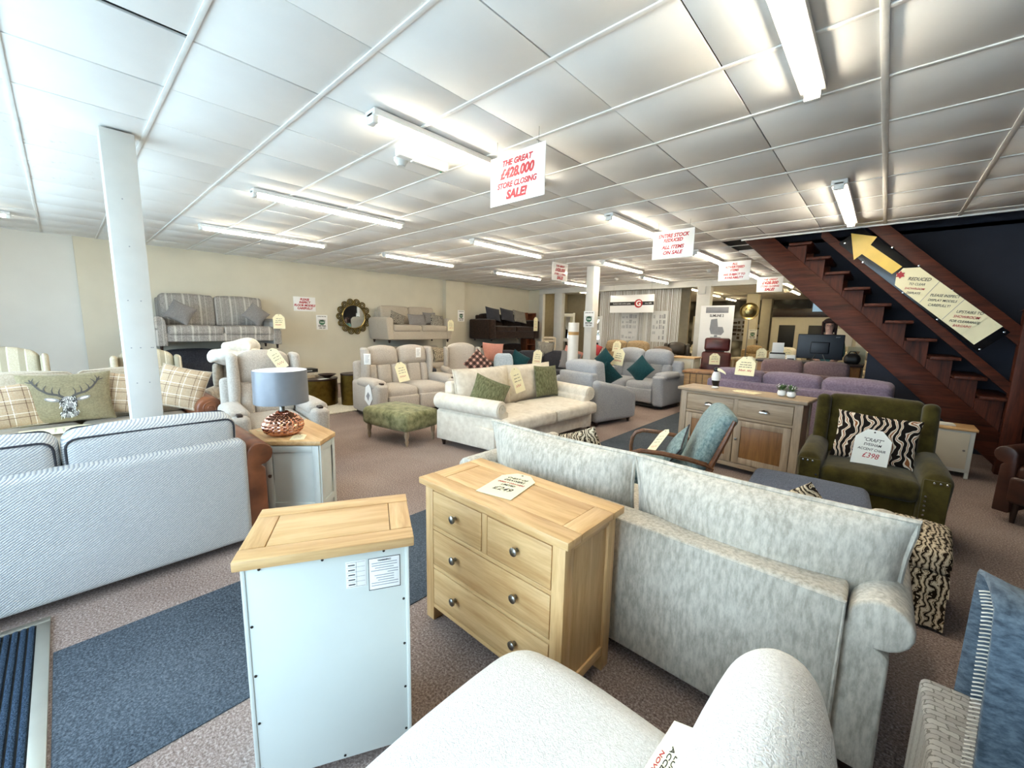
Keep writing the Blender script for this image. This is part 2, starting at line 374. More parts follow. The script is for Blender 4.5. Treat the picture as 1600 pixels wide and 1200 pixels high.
def basket():
    m, nt, b = base_mat('basket_weave', .92, 0, .1); co = coords(nt)
    br = N(nt, 'ShaderNodeTexBrick', Scale=15.0); br.offset = .5; br.inputs['Color1'].default_value = C('a5a19b'); br.inputs['Color2'].default_value = C('8b8782'); br.inputs['Mortar'].default_value = C('6f6b66'); br.inputs['Mortar Size'].default_value = .02
    nz = N(nt, 'ShaderNodeTexNoise', Scale=90.0, Detail=3.0); nt.links.new(co, nz.inputs['Vector']); nt.links.new(mixc(nt, .012, co, nz.outputs['Color']), br.inputs['Vector'])
    nt.links.new(br.outputs['Color'], b.inputs['Base Color']); bump(nt, b, br.outputs['Fac'], -.8, .006)
basket()
plain('mirror_glass', 'e8ebea', .03, 1.0, var=.0)
emit('tube_lit', 'fff1d8', TUBE); emit('tube_lit_warm', 'ffeab8', TUBE*.9); plain('batten', 'e8e8e4', .4)
glassy('pane', 'f4faf8', .07); glassy('screen_glass', 'e8e6dc', .06)
emit('tv_screen', '6f8796', .8)
# ------------------------------------------------------------------ room shell
XL, XR, YF, YB = -9.85, 3.0, -1.7, 20.5
fl = MB().cube(-10.3, XR, YF, YB, -.1, 0).obj('floor', 'carpet', smooth=False); struct(fl)
HX, HY0, HY1 = -1.66, 6.72, 7.65          # stairwell opening in the ceiling
cl = MB()
for a in ((-10.3, XR, YF, HY0), (-10.3, HX, HY0, HY1), (-10.3, XR, HY1, YB)): cl.cube(a[0], a[1], a[2], a[3], CEIL+.012, CEIL+.06)
ceil = cl.obj('ceiling', 'void', smooth=False); struct(ceil)
def proj(p):
    d = Vector(p)-Vector((0, 0, HC)); dz = d.dot(_f)
    return None if dz < .15 else (800+635.3*d.dot(_rt)/dz, 600-635.3*d.dot(_u)/dz, dz)
tiles = []
GX, GY = -.144, -.078
for i in range(-6, 17):
    for j in range(-3, 20):
        x1 = GX-.6*i; x0 = x1-.6; y0 = GY+.6*j; y1 = y0+.6
        x0 = max(x0, -10.29); x1 = min(x1, XR); y0 = max(y0, YF)
        if x1-x0 < .05 or y1-y0 < .05 or y0 > 11.6: continue
        if y1 > 11.75: y1 = 11.75
        if x1 > HX+.02 and y1 > HY0+.01 and y0 < HY1-.01:
            if y0 < HY0-.02: y1 = HY0-.01
            elif y1 > HY1+.02: y0 = HY1+.01
            elif x0 < HX-.02: x1 = HX-.01
            else: continue
        p = proj(((x0+x1)/2, (y0+y1)/2, CEIL))
        area = (x1-x0)*(y1-y0)/p[2]**2.5 if p and -150 < p[0] < 1750 and -200 < p[1] < 1300 else 0
        tiles.append((area, x0, x1, y0, y1, i, j))
tiles.sort(reverse=True)
std = None; rest = MB(); nt_ = 0
for area, x0, x1, y0, y1, i, j in tiles:
    full = abs(x1-x0-.6) < .01 and abs(y1-y0-.6) < .01
    if area > 0 and nt_ < 300:
        nt_ += 1
        st = 7 <= i <= 9 and j <= 0 and full
        if full and std and not st: o = mesh_from(std, 'ceiling_tile', ceil)
        else:
            a, b = (x1-x0)/2-.003, (y1-y0)/2-.003
            o = MB().box(-a, a, -b, b, 0, .012, .003).obj('ceiling_tile', 'tile_stained' if st else 'tile', ceil)
            if full and not st: std = o
        dx = .03 if (i, j) == (3, 0) else 0
        o.location = ((x0+x1)/2+dx, (y0+y1)/2, CEIL-random.uniform(0, .004)); o.rotation_euler = (random.uniform(-.004, .004), random.uniform(-.004, .004), 0)
    else: rest.cube(x0+.003, x1-.003, y0+.003, y1-.003, CEIL, CEIL+.012)
r_ = rest.obj('ceiling_tiles_beyond', 'tile', ceil, smooth=False); r_['kind'] = 'stuff'
bk = MB()
for i in range(-6, 17):
    for j in range(0, 15):
        x1 = min(XR, GX-.6*i); x0 = max(-10.29, GX-.6*i-.6); y0 = 11.76+.6*j; y1 = min(YB, y0+.6)
        if x1-x0 > .05 and y1-y0 > .05: bk.cube(x0+.004, x1-.004, y0+.004, y1-.004, CEIL, CEIL+.012)
r_ = bk.obj('ceiling_tiles_back_room', 'tile', ceil, smooth=False); r_['kind'] = 'stuff'
for j in range(-2, 20):
    y = GY+.6*j
    if HY0 < y < HY1: xs = (-9.85, HX)
    else: xs = (-9.85, XR)
    MB().box(xs[0], xs[1], y-.012, y+.012, CEIL-.010, CEIL-.002, .002).obj('grid_bar', 'grid_white', ceil)
for i in (-1, 0): MB().box(GX-.6*i-.016, GX-.6*i+.016, YF, HY0, CEIL-.011, CEIL-.001, .002).obj('grid_bar', 'grid_white', ceil)
MB().box(HX-.02, XR, HY0-.02, HY0, CEIL-.02, CEIL+.1, .002).obj('opening_trim', 'white_gloss', ceil)
# walls
wl = struct(MB().cube(XL-.2, XL, .25, 11.7, 0, CEIL+.05).obj('wall_left', 'wall_beige', smooth=False))
MB().cube(XL, XL+.16, 7.72, 8.45, 0, CEIL-.015).obj('pier', 'wall_beige', wl, smooth=False)
struct(MB().cube(-10.3, XL-.06, YF, .25, 0, CEIL+.05).obj('wall_left_recess', 'wall_white', smooth=False))
struct(MB().cube(XR, XR+.15, YF, YB, 0, CEIL+.05).obj('wall_right', 'wall_dark', smooth=False))
struct(MB().cube(-10.3, XR, YB, YB+.15, 0, CEIL+.05).obj('wall_back', 'wallpaper', smooth=False))
struct(MB().cube(XL-.2, XL, 11.7, YB, 0, CEIL+.05).obj('wall_left_back_room', 'wall_back', smooth=False))
ws = MB().cube(-.15, XR, HY1, HY1+.1, 0, CEIL+2.4).cube(HX-.3, -.15, HY1, HY1+.1, CEIL+.06, CEIL+2.4).cube(HX-.1, HX, HY0-.1, HY1, CEIL+.06, CEIL+2.4).cube(HX-.1, XR, HY0-.1, HY0-.0, CEIL+.11, CEIL+2.4).cube(HX-.1, XR, HY0-.1, HY1+.1, CEIL+2.4, CEIL+2.5).cube(XR, XR+.1, HY0-.1, HY1+.1, CEIL+.06, CEIL+2.5).prism([(HX, CEIL+.06), (-1.55, 2.80), (-.15, 1.41), (-.15, CEIL+.06)], HY1, HY1+.1)
struct(ws.obj('wall_stairwell', 'wall_dark', smooth=False))
struct(MB().cube(-9.85, -9.3, 11.7, 11.85, 0, CEIL-.012).obj('wall_stub', 'wall_beige', smooth=False))
pb = struct(MB().box(-9.3, XR, 11.62, 11.80, 2.62, CEIL-.001, .004).obj('trim_1', 'post_white', smooth=False), 'long white beam across the back of the showroom')
for x0, x1, y0, y1 in ((-9.30, -9.14, 11.64, 11.78), (-8.62, -8.30, 11.62, 11.80), (-3.86, -3.52, 11.60, 11.84)):
    MB().box(x0, x1, y0, y1, 0, 2.62, .004).obj('post', 'post_white', pb)
MB().box(-3.84, -3.64, 11.56, 11.60, 2.42, 2.62, .004).obj('bracket', 'post_white', pb)
struct(MB().cube(-9.85, -7.3, 14.2, 14.3, 0, CEIL).obj('wall_side_room', 'wall_back', smooth=False))
struct(MB().cube(-7.2, -4.35, 12.5, 12.6, 0, CEIL).obj('wall_behind_curtain', 'wall_back', smooth=False))
# shopfront
wf = MB()
for a in ((-10.3, -7.6, 0, CEIL), (-3.2, -3.05, 0, CEIL), (-1.85, -1.7, 0, CEIL), (.15, XR, 0, CEIL), (-7.6, -3.2, 0, .35), (-1.7, .15, 0, .35), (-7.6, .15, 2.55, CEIL)):
    wf.cube(a[0], a[1], YF-.12, YF, a[2], a[3]+.0)
struct(wf.obj('wall_front', 'wall_white', smooth=False))
def window(name, x0, x1, z0, z1, n):
    fr = MB()
    fr.box(x0, x1, YF-.09, YF-.03, z0, z0+.05); fr.box(x0, x1, YF-.09, YF-.03, z1-.05, z1)
    for k in range(n+1):
        x = x0+(x1-x0-.05)*k/n; fr.box(x, x+.05, YF-.09, YF-.03, z0, z1)
    o = struct(fr.obj(name, 'alu'))
    for k in range(n):
        a = x0+(x1-x0-.05)*k/n+.05; b = x0+(x1-x0-.05)*(k+1)/n
        MB().cube(a, b, YF-.064, YF-.058, z0+.05, z1-.05).obj('pane', 'pane', o, smooth=False)
window('window_1', -7.6, -3.2, .35, 2.55, 3); window('window_2', -1.7, .15, .35, 2.55, 2); window('door_1', -3.05, -1.85, .0, 2.55, 1)
pv = MB().cube(-25, 18, -25, YF-.12, -.15, -.02).obj('ground_outside', 'wall_white', smooth=False); struct(pv)
for x0, x1, z0, z1 in ((-7.6, -3.2, .35, 2.55), (-1.7, .15, .35, 2.55), (-3.05, -1.85, 0, 2.55)):
    ld = bpy.data.lights.new('daylight_portal', 'AREA'); ld.shape = 'RECTANGLE'; ld.size = x1-x0; ld.size_y = z1-z0; ld.cycles.is_portal = True
    lo = bpy.data.objects.new('daylight_portal', ld); COL.objects.link(lo); lo.location = ((x0+x1)/2, YF-.13, (z0+z1)/2)
    lo.rotation_euler = (radians(90), 0, 0)
# pillars
pl = thing('pillar', 'tall white square pillar rising between the tweed and stag sofas', 'pillar', (-4.135, .38, 0))
MB().box(-.085, .085, -.09, .09, 0, CEIL-.015, .004).obj('shaft', 'post_white', pl)
hl = MB()
for (y, z) in ((-.04, 1.02), (.03, 1.02), (-.05, 1.28), (0, 1.28), (.06, 1.28), (.07, 1.28), (-.04, 1.62), (.03, 1.62), (0, 2.0), (-.01, 2.32)):
    hl.lathe([(.0045, 0), (.0045, .0012)], 8, mtx=T(.085, y, z, 0, 90, 0))
hl.obj('screw_holes', 'grey_print', pl)
pl = thing('pillar', 'white square pillar carrying the green tag poster behind the blue sofas', 'pillar', (-4.75, 7.76, 0)); MB().box(-.09, .09, -.12, .12, 0, CEIL-.015, .004).obj('shaft', 'post_white', pl)
for k, (x, y, lb) in enumerate(((-3.62, 16.8, 'cream pillar behind the round gold dish in the back room'), (-3.7, 19.6, 'farthest cream pillar beside the dark picture wall'))):
    pl = thing('pillar', lb, 'pillar', (x, y, 0)); MB().box(-.18, .18, -.18, .18, 0, CEIL-.015, .006).obj('shaft', 'paint_cream', pl)
# carpet runner and door mat
tag(MB().box(-2.6, -1.72, -.16, 11.4, .0, .006, .003).obj('carpet_runner', 'runner'), 'long dark navy carpet runner leading from the door mat', 'carpet')
dm = thing('door_mat', 'ribbed blue entrance mat in an aluminium frame', 'door mat', (0, 0, 0))
MB().cube(-2.89, -1.2, -1.4, -.215, 0, .007).obj('backing', 'black', dm, smooth=False)
MB().box(-2.89, -1.1, -.215, -.17, 0, .014, .003).obj('frame_side', 'alu', dm); MB().box(-2.935, -2.89, -1.45, -.17, 0, .014, .003).obj('frame_side', 'alu', dm)
for k in range(46):
    y = -.219-k*.0255
    MB().box(-2.888, -1.2, y-.020, y, .004, .018, .007).obj('rib', 'mat_pile', dm)
# ------------------------------------------------------------------ ceiling lights
def tube_light(x, y0, y1, label, mat='tube_lit'):
    t = thing('ceiling_tube_light', label, 'light', (x, (y0+y1)/2, CEIL), 0, 'lit fluorescent battens'); L = (y1-y0)/2
    MB().box(-.056, .056, -L, L, -.046, -.008, .004).obj('housing', 'batten', t)
    MB().rbox((0, 0, -.058), (.066, 2*L-.08, .04), .019, 3, 1).obj('diffuser', mat, t)
    for s in (-1, 1): MB().rbox((0, s*(L-.02), -.055), (.075, .04, .065), .008, 1).obj('end_cap', 'white_gloss', t)
for x, y0, y1, lb in ((-2.46, 1.38, 3.05, 'lit ceiling tube partly behind the largest hanging sale sign'), (-4.75, 1.38, 3.08, 'lit ceiling tube in the middle row nearest the left pillar'),
    (-7.03, 1.38, 3.08, 'lit ceiling tube above the grey tartan sofa'), (-2.46, 4.28, 5.96, 'lit ceiling tube ending behind the entire stock sign'), (-4.75, 4.27, 5.95, 'lit ceiling tube left of the small hanging sale sign'),
    (-7.0, 4.12, 5.78, 'lit ceiling tube above the round mirror'), (-7.02, 7.06, 8.8, 'lit ceiling tube near the wall pier'), (-4.2, 7.17, 8.9, 'lit ceiling tube just beyond the poster pillar'),
    (-.42, 1.15, 2.79, 'broad lit ceiling tube at the top edge of the photo'), (-.43, 4.55, 6.26, 'lit ceiling tube ending at the stair opening'), (-8.3, -.9, -.3, 'short lit ceiling light at the far left edge'),
    (-2.44, 7.06, 8.5, 'lit ceiling tube behind the all advertised items sign'), (-4.6, 9.8, 11.4, 'far lit ceiling tube in front of the white beam'), (-6.9, 9.7, 11.2, 'far lit ceiling tube left of the poster pillar'),
    (-2.4, 9.8, 11.3, 'far lit ceiling tube right of the availability sign')):
    tube_light(x, y0, y1, lb)
for x, y0, y1, lb in ((-4.67, 12.6, 14.3, 'first warm tube light beyond the beam on the left'), (-4.8, 15.3, 16.9, 'second warm tube light beyond the beam on the left'), (-4.9, 18, 19.6, 'last warm tube light by the leaf wallpaper'),
    (-2.1, 12.4, 14.1, 'warm tube light beyond the beam behind the last sale sign'), (-2.3, 15.2, 16.9, 'second warm tube light beyond the beam on the right'), (-.6, 13, 14.7, 'warm tube light seen just left of the stairs'), (-8.3, 12.4, 13.4, 'warm tube light in the side room')):
    tube_light(x, y0, y1, lb, 'tube_lit_warm')
el = thing('emergency_light', 'small white emergency light unit beside the nearest sale sign', 'light', (-2.79, 2.0, CEIL), -2)
MB().rbox((0, 0, -.035), (.075, .44, .06), .012, 2).obj('case', 'white_gloss', el); MB().rbox((0, .05, -.066), (.05, .30, .02), .008, 1).obj('diffuser', 'acrylic', el)
MB().lathe([(.009, 0), (.009, -.012), (0, -.014)], 10, (.0, .17, -.07)).obj('indicator', 'green_ink', el)
def detector(x, y, lb, s=1.0):
    t = thing('smoke_detector', lb, 'detector', (x, y, CEIL))
    MB().lathe([(.055*s, 0), (.055*s, -.018), (.045*s, -.03), (.03*s, -.055), (.034*s, -.06), (0, -.062)], 16).obj('head', 'white_gloss', t); MB().lathe([(.06*s, -.001), (.06*s, -.008)], 16).obj('base_ring', 'white_gloss', t)
detector(-2.98, 1.93, 'round white smoke detector below the emergency light', 1.0); detector(-5.4, 10.0, 'white smoke detector near the white beam left'); detector(-2.98, 9.6, 'white smoke detector left of the availability sign'); detector(-7.2, 2.4, 'white detector under the tube above the tartan sofa', .8)
# ------------------------------------------------------------------ hanging sale signs
def hang_sign(x, y, lb, lines, rz=0):
    t = thing('hanging_sign', lb, 'sign', (x, y, 2.515), rz, 'hanging sale signs'); MB().box(-.25, .25, -.003, .003, -.165, .165, .001).obj('board', 'sign_board', t)
    for s in (-1, 1): MB().tube([(s*.19, 0, .15), (s*.19, .001, .268)], .0015, 5).obj('wire', 'metal', t)
    for txt, size, z, hv, sq in lines: text(txt, size, 'red_ink', t, (0, -.0042, z), 'lettering', .25, hv, (radians(90), 0, 0), squeeze=sq)
big = [('THE GREAT', .052, .105, .0022, 1.0), ('£428,000', .088, .035, .004, .92), ('STORE CLOSING', .052, -.04, .002, .92), ('SALE!', .078, -.108, .004, 1.0)]
hang_sign(-2.0, 2.21, 'nearest white hanging sign with large red store closing lettering', big)
hang_sign(-2.03, 5.1, 'white hanging sign reading entire stock reduced in red', [('ENTIRE STOCK', .06, .1, .002, .9), ('REDUCED', .054, .045, .002, .95), ('ALL ITEMS', .058, -.035, .002, 1), ('ON SALE', .058, -.1, .002, 1)])
hang_sign(-2.07, 8.0, 'white hanging sign reading all advertised items in red', [('ALL', .052, .12, .002, 1), ('ADVERTISED', .054, .065, .002, 1), ('ITEMS', .052, .01, .002, 1), ('ARE SUBJECT TO', .048, -.06, .002, .95), ('AVAILABILITY', .048, -.115, .002, 1)])
hang_sign(-2.03, 10.75, 'farthest hanging sale sign in front of the beam', big)
hang_sign(-4.7, 6.48, 'hanging sale sign turned sideways left of the poster pillar', big, 90)
# ------------------------------------------------------------------ wall posters and mirror
ps = thing('poster', 'white poster asking to inspect floor models in red on the wall', 'poster', (XL+.004, 3.78, 1.88), 90)
MB().box(-.24, .24, -.003, .003, -.16, .16, .001).obj('board', 'paper', ps)
for k, s in enumerate(('PLEASE', 'INSPECT', 'FLOOR MODELS', 'CAREFULLY')): text(s, .066, 'red_ink', ps, (0, -.0045, .1-.066*k), 'lettering', .2, .003, (radians(90), 0, 0), squeeze=.95)
def green_poster(loc, rz, lb):
    t = thing('poster', lb, 'poster', loc, rz, 'green tag posters'); MB().box(-.13, .13, -.002, .002, -.17, .17, .001).obj('sheet', 'paper', t)
    g = MB(); g.prism([(.075*cos(a*pi/4+.39), .062*sin(a*pi/4+.39)) for a in range(8)], -.0024, -.0034); g.obj('green_tag_print', 'green_ink', t, smooth=False)
    text('LOOK FOR THE', .028, 'ink', t, (0, -.003, .135), 'lettering', 0, .001, (radians(90), 0, 0)); text('GREEN', .05, 'ink', t, (0, -.0045, .045), 'lettering', 0, .001, (radians(90), 0, 0)); text('TAGS', .04, 'paper', t, (0, -.0045, -.0), 'lettering', 0, .001, (radians(90), 0, 0))
    text('EXTRA', .055, 'ink', t, (0, -.003, -.085), 'lettering', 0, .002, (radians(90), 0, 0)); text('10% OFF', .042, 'ink', t, (0, -.003, -.135), 'lettering', 0, .001, (radians(90), 0, 0))
green_poster((XL+.004, 4.15, 1.475), 90, 'green tag poster on the beige wall beside the round mirror'); green_poster((XL+.164, 8.3, 1.75), 90, 'green tag poster on the wall pier'); green_poster((-4.73, 7.635, 1.66), 0, 'green tag poster stuck on the square pillar'); green_poster((-3.5, 16.6, 1.35), 0, 'green tag poster below the round gold dish')
mr = thing('wall_mirror', 'round mirror in a gilt frame of interlaced rings', 'mirror', (XL+.03, 4.92, 1.63), 90)
MB().lathe([(.285, 0), (.285, .012)], 48, mtx=T(0, 0, 0, 90)).obj('glass', 'mirror_glass', mr); MB().tube([(.29*cos(a*pi/24), -.012, .29*sin(a*pi/24)) for a in range(48)], .018, 8, True).obj('inner_ring', 'gold', mr)
for k in range(14):
    a = 2*pi*k/14; o = MB(); cx, cz = .365*cos(a), .365*sin(a)
    o.tube([(cx+.068*cos(b*pi/8), -.012-.008*(b % 2), cz+.068*sin(b*pi/8)) for b in range(16)], .014, 6, True); o.tube([(cx+.032*cos(b*pi/6), -.014, cz+.032*sin(b*pi/6)) for b in range(12)], .011, 6, True); o.obj('frame_ring', 'brass', mr)
# ------------------------------------------------------------------ staircase
st = thing('staircase', 'dark stained open wooden staircase rising behind the green chair', 'staircase', (0, 0, 0))
def zb(x): return 2.75-1.0*(x+1.63)
for y in (6.76, 7.50):
    MB().prism([(-1.64, zb(-1.64)), (1.02, zb(1.02)), (1.12, 0), (1.42, 0), (1.42, zb(1.42)+.37), (-1.64+.25, CEIL+.09), (-1.64, CEIL+.09)], y, y+.055).obj('stringer', 'stair_X', st, bev=.004)
for k in range(13):
    x0 = -1.09+.2145*k; z = 2.665-.2035*k
    MB().box(x0-.0, x0+.25, 6.70, 7.60, z-.036, z, .006).obj('tread', 'stair_Y', st)
    if z-.036 > zb(x0)+.25:
        for y in (6.775, 7.51): MB().prism([(x0-.02, z-.036), (x0-.02, zb(x0)+.28), (x0+.19, zb(x0+.19)+.3), (x0+.19, z-.036)], y, y+.035).obj('tread_block', 'stair_Z', st, smooth=False)
def zl(x): return 2.70-1.02*(x+.75)      # lower rail
for (off, h, nm) in ((.0, .13, 'lower_rail'), (.52, .2, 'upper_rail')):
    x0 = -.75 if off == 0 else -.42; x1 = 1.12
    MB().prism([(x0, min(zl(x0)+off, CEIL+.25)), (x1, zl(x1)+off), (x1, zl(x1)+off+h), (x0, zl(x0)+off+h)], 6.725, 6.765).obj(nm, 'stair_X', st, bev=.004)
MB().box(1.04, 1.18, 6.68, 6.82, 0, 1.75, .008).obj('newel_post', 'stair_Z', st)
MB().prism([(1.02, 1.75), (1.2, 1.75), (1.11, 1.83)], 6.66, 6.84).obj('newel_cap', 'stair_Z', st, bev=.004)
sb = thing('arrow_board', 'black board with a yellow arrow fixed to the stair balustrade', 'sign', (0, 0, 0))
MB().prism([(-.56, 2.60), (-.36, 2.77), (.97, 1.53), (.77, 1.31)], 6.705, 6.72).obj('board', 'black_gloss', sb, bev=.002)
MB().prism([(.06, 2.27), (-.02, 2.19), (-.32, 2.45), (-.39, 2.385), (-.45, 2.71), (-.20, 2.64), (-.25, 2.55)], 6.698, 6.7045).obj('arrow', 'yellow_paint', sb)
for (x, z) in ((-.5, 2.60), (-.05, 2.50), (.2, 2.27), (.5, 1.98), (-.3, 2.35), (.1, 1.97), (.42, 1.66), (.93, 1.53), (.78, 1.34)): MB().lathe([(.012, 0), (.01, .006), (0, .008)], 10, mtx=T(x, 6.705, z, 90)).obj('screw', 'chrome', sb)
cd = thing('card_notice', 'long cream tag shaped notice hanging on the stair balustrade', 'sign', (0, 0, 0))
MB().prism([(.07, 2.25), (.21, 2.25), (.80, 1.69), (.62, 1.495), (.02, 2.06), (.02, 2.18)], 6.692, 6.697).obj('upper_card', 'card', cd); MB().prism([(.76, 1.73), (.91, 1.59), (.73, 1.39), (.58, 1.535)], 6.6975, 6.7005).obj('lower_card', 'card', cd)
for (a, b) in (((.385, 2.08), (.25, 1.85)), ((.6, 1.875), (.455, 1.66))): MB().tube([(a[0], 6.6915, a[1]), (b[0], 6.6915, b[1])], .002, 5).obj('fold', 'grey_print', cd)
rs = MB().prism([(.055+.045*cos(k*pi/6)*(1 if k % 2 else .6), 2.175+.045*sin(k*pi/6)*(1 if k % 2 else .6)) for k in range(12)], 6.688, 6.692); rs.obj('red_star', 'red_sign', cd)
for s, x, z, sz in (('REDUCED', .22, 2.115, .052), ('TO CLEAR', .205, 2.06, .036), ('SHOWROOM', .19, 2.01, .034), ('DISPLAYS', .185, 1.962, .034), ('PLEASE INSPECT', .445, 1.92, .04), ('DISPLAY MODELS', .43, 1.868, .036), ('CAREFULLY!', .41, 1.815, .04), ('UPSTAIRS TO', .655, 1.735, .042), ('SHOWROOM', .635, 1.685, .04), ('FOR CLEARANCE', .625, 1.635, .036), ('BARGAINS', .612, 1.588, .036)):
    text(s, sz, 'red_ink' if s in ('SHOWROOM', 'BARGAINS') else 'ink', cd, (x, 6.6905, z), 'handwriting', .3, .0004, (radians(90), radians(7), 0), squeeze=.82)
# ------------------------------------------------------------------ upholstery builders (front faces local -Y)
def loop_pts(w, h, r, y, n=5, bul=0):
    P = []
    for cx, cz, a0 in ((w/2-r, h/2-r, 0), (-w/2+r, h/2-r, 90), (-w/2+r, -h/2+r, 180), (w/2-r, -h/2+r, 270)):
        for k in range(n): a = radians(a0+90*k/(n-1)); P.append((cx+r*cos(a), y, cz+r*sin(a)))
    return P
def loop_dense(w, h, n=10):
    u = [-1+2*k/n for k in range(n)]
    return [(w/2*a, 0, h/2) for a in u]+[(w/2, 0, -h/2*a) for a in u]+[(-w/2*a, 0, -h/2) for a in u]+[(-w/2, 0, h/2*a) for a in u]
def scroll_profile(aw, h, r, sgn):
    """arm cross-section in xz; x runs outward from the inner face"""
    cx, cz = aw*.55, h-r; P = [(0, .08), (0, cz-r*.5)]
    for k in range(15):
        a = radians(195-k*(285/14)); P.append((cx+r*cos(a), cz+r*sin(a)))
    P += [(aw*.72, cz-r*1.25), (aw*.74, .08)]
    return [(sgn*x, z) for x, z in P]
def sofa(name, label, cat, loc, rz, w, d, fab, arm='scroll', aw=.22, ah=.64, bh=.70, sh=.45, nb=2, ns=2, top=.92, cfab=None, afab=None, ct=.2, knife=False, rr=None, kw=1.06, kshift=0, bpipe=None, pr=.035, piping=True, pipe=None, feet='dark_foot', lift=.06, group=None, stripes=0, toe=0, crown=0, wings=0, base_z=0, lean=9, no_seat=False):
    t = thing(name, label, cat, (loc[0], loc[1], base_z), rz, group); cfab = cfab or fab; afab = afab or fab; iw = w/2-aw
    def toein(o, tt): return o
    MB().rbox((0, -.03, (lift+sh-.13)/2+.02), (2*iw+aw*.6, d-.12, sh-.13-lift), .02, 2).obj('base', fab, t)
    MB().rbox((0, d/2-.075, (lift+bh)/2), (2*iw+.04, .15, bh-lift), pr, 2, 3, (0, .015, 0)).obj('back_panel', fab, t)
    if bpipe: MB().tube([(sx_*(iw+.016), d/2-.006, z_) for sx_, z_ in ((-1, lift+.01), (-1, (lift+bh)/2), (-1, bh-.012), (-.5, bh-.010), (0, bh-.008), (.5, bh-.010), (1, bh-.012), (1, (lift+bh)/2), (1, lift+.01))], .007, 6).obj('back_piping', bpipe, t)
    for s in (-1, 1):
        mx = Matrix.Translation((s*iw, d/2, 0)) @ Matrix.Rotation(radians(s*toe), 4, 'Z')
        if arm == 'scroll':
            r = rr or aw*.52; a = MB().prism(scroll_profile(aw, ah, r, s), -d+.02, -.02, 'xz', mtx=mx).obj('arm', afab, t, bev=.018, seg=2, sharp=60)
            sp = [(s*(aw*.55+r*(.78-.6*k/22)*cos(radians(-60+k*28*s*s))), ah-r+r*(.78-.6*k/22)*sin(radians(-60+k*28))) for k in range(23)]
            MB().tube([(x, -d+.018, z) for x, z in sp], .006, 5, mtx=mx).obj('scroll_piping', afab, a)
        elif arm == 'flare':
            P = [(0, .08), (0, ah-.1)]+[(aw*.5-aw*.5*cos(radians(k*18)), ah-.1+.1*sin(radians(k*18))) for k in range(0, 11)]+[(aw*.78, .08)]
            MB().prism([(s*x, z) for x, z in P], -d+.02, -.02, 'xz', mtx=mx).obj('arm', afab, t, bev=.03, seg=3, sharp=60)
        elif arm == 'block':
            MB().rbox((s*(iw+aw/2), 0, (lift+ah)/2), (aw, d-.02, ah-lift), .045, 3, 3, (.01, .01, .02)).obj('arm', afab, t)
        elif arm == 'slope':
            def fn(o, tt): return [o[0], o[1], o[2]-(.16*max(0, -tt[1])**1.5*(.5+.5*tt[2]))+.10*max(0, tt[1])*(.5+.5*tt[2])]
            MB().rbox((s*(iw+aw/2), 0, (lift+ah)/2), (aw, d-.02, ah-lift), .07, 4, 5, (.015, .01, .0), fn).obj('arm', afab, t)
    if not no_seat:
        cw = 2*iw/ns; dd = d-.34
        for k in range(ns):
            x = -iw+cw*(k+.5); cx = crown*(1-(x/iw)**2) if iw else 0
            c = MB().rbox((x, -d/2+dd/2+.0-cx/2, sh-.075), (cw-.01, dd+cx, .16), .05, 3, 4, (.006, .006, .02)).obj('seat_cushion', cfab, t)
            if piping: MB().tube([(p[0]+x, -d/2-cx+.012, p[2]+sh-.075) for p in loop_pts(cw-.03, .12, .03, 0)], .005, 5, True).obj('piping', pipe or cfab, c)
    cw = 2*iw/nb; chh = top-sh
    for k in range(nb):
        x = -iw+cw*(k+.5)+(kshift if k == 0 else 0); mx = T(x, d/2-.15-ct*.38, sh+chh/2-.01, -lean)
        if knife:
            c = MB().pillow(cw*kw, chh*1.06, ct*1.25, 14, .05, mx).obj('back_cushion', cfab, t)
            MB().tube([mx @ Vector(p) for p in [(p[0]*(1-.05*(1-min(1, (2*p[2]/(chh*1.06))**2))), 0, p[2]*(1-.05*(1-min(1, (2*p[0]/(cw*kw))**2)))) for p in loop_dense(cw*kw, chh*1.06)]], .011, 6, True).obj('flange', cfab, c)
        else:
            def fn(o, tt): return [o[0], o[1], o[2]-.018*abs(tt[0])**3*max(0, tt[2])]
            c = MB().rbox((0, 0, 0), (cw-.008, ct, chh), .055, 3, 5, (.004, .035, .012), fn, mx).obj('back_cushion', cfab, t)
            if piping:
                for sy in (-1, 1): MB().tube([mx @ Vector(p) for p in loop_pts(cw-.04, chh-.03, .05, sy*(ct/2-.012))], .006, 5, True).obj('piping', pipe or cfab, c)
    if feet:
        for sx in (-1, 1):
            for sy in (-1, 1): MB().lathe([(.018, 0), (.022, lift*.4), (.034, lift), (.034, lift+.03)], 12, (sx*(w/2-aw*.6), sy*(d/2-.1), 0)).obj('foot', feet, t)
    return t
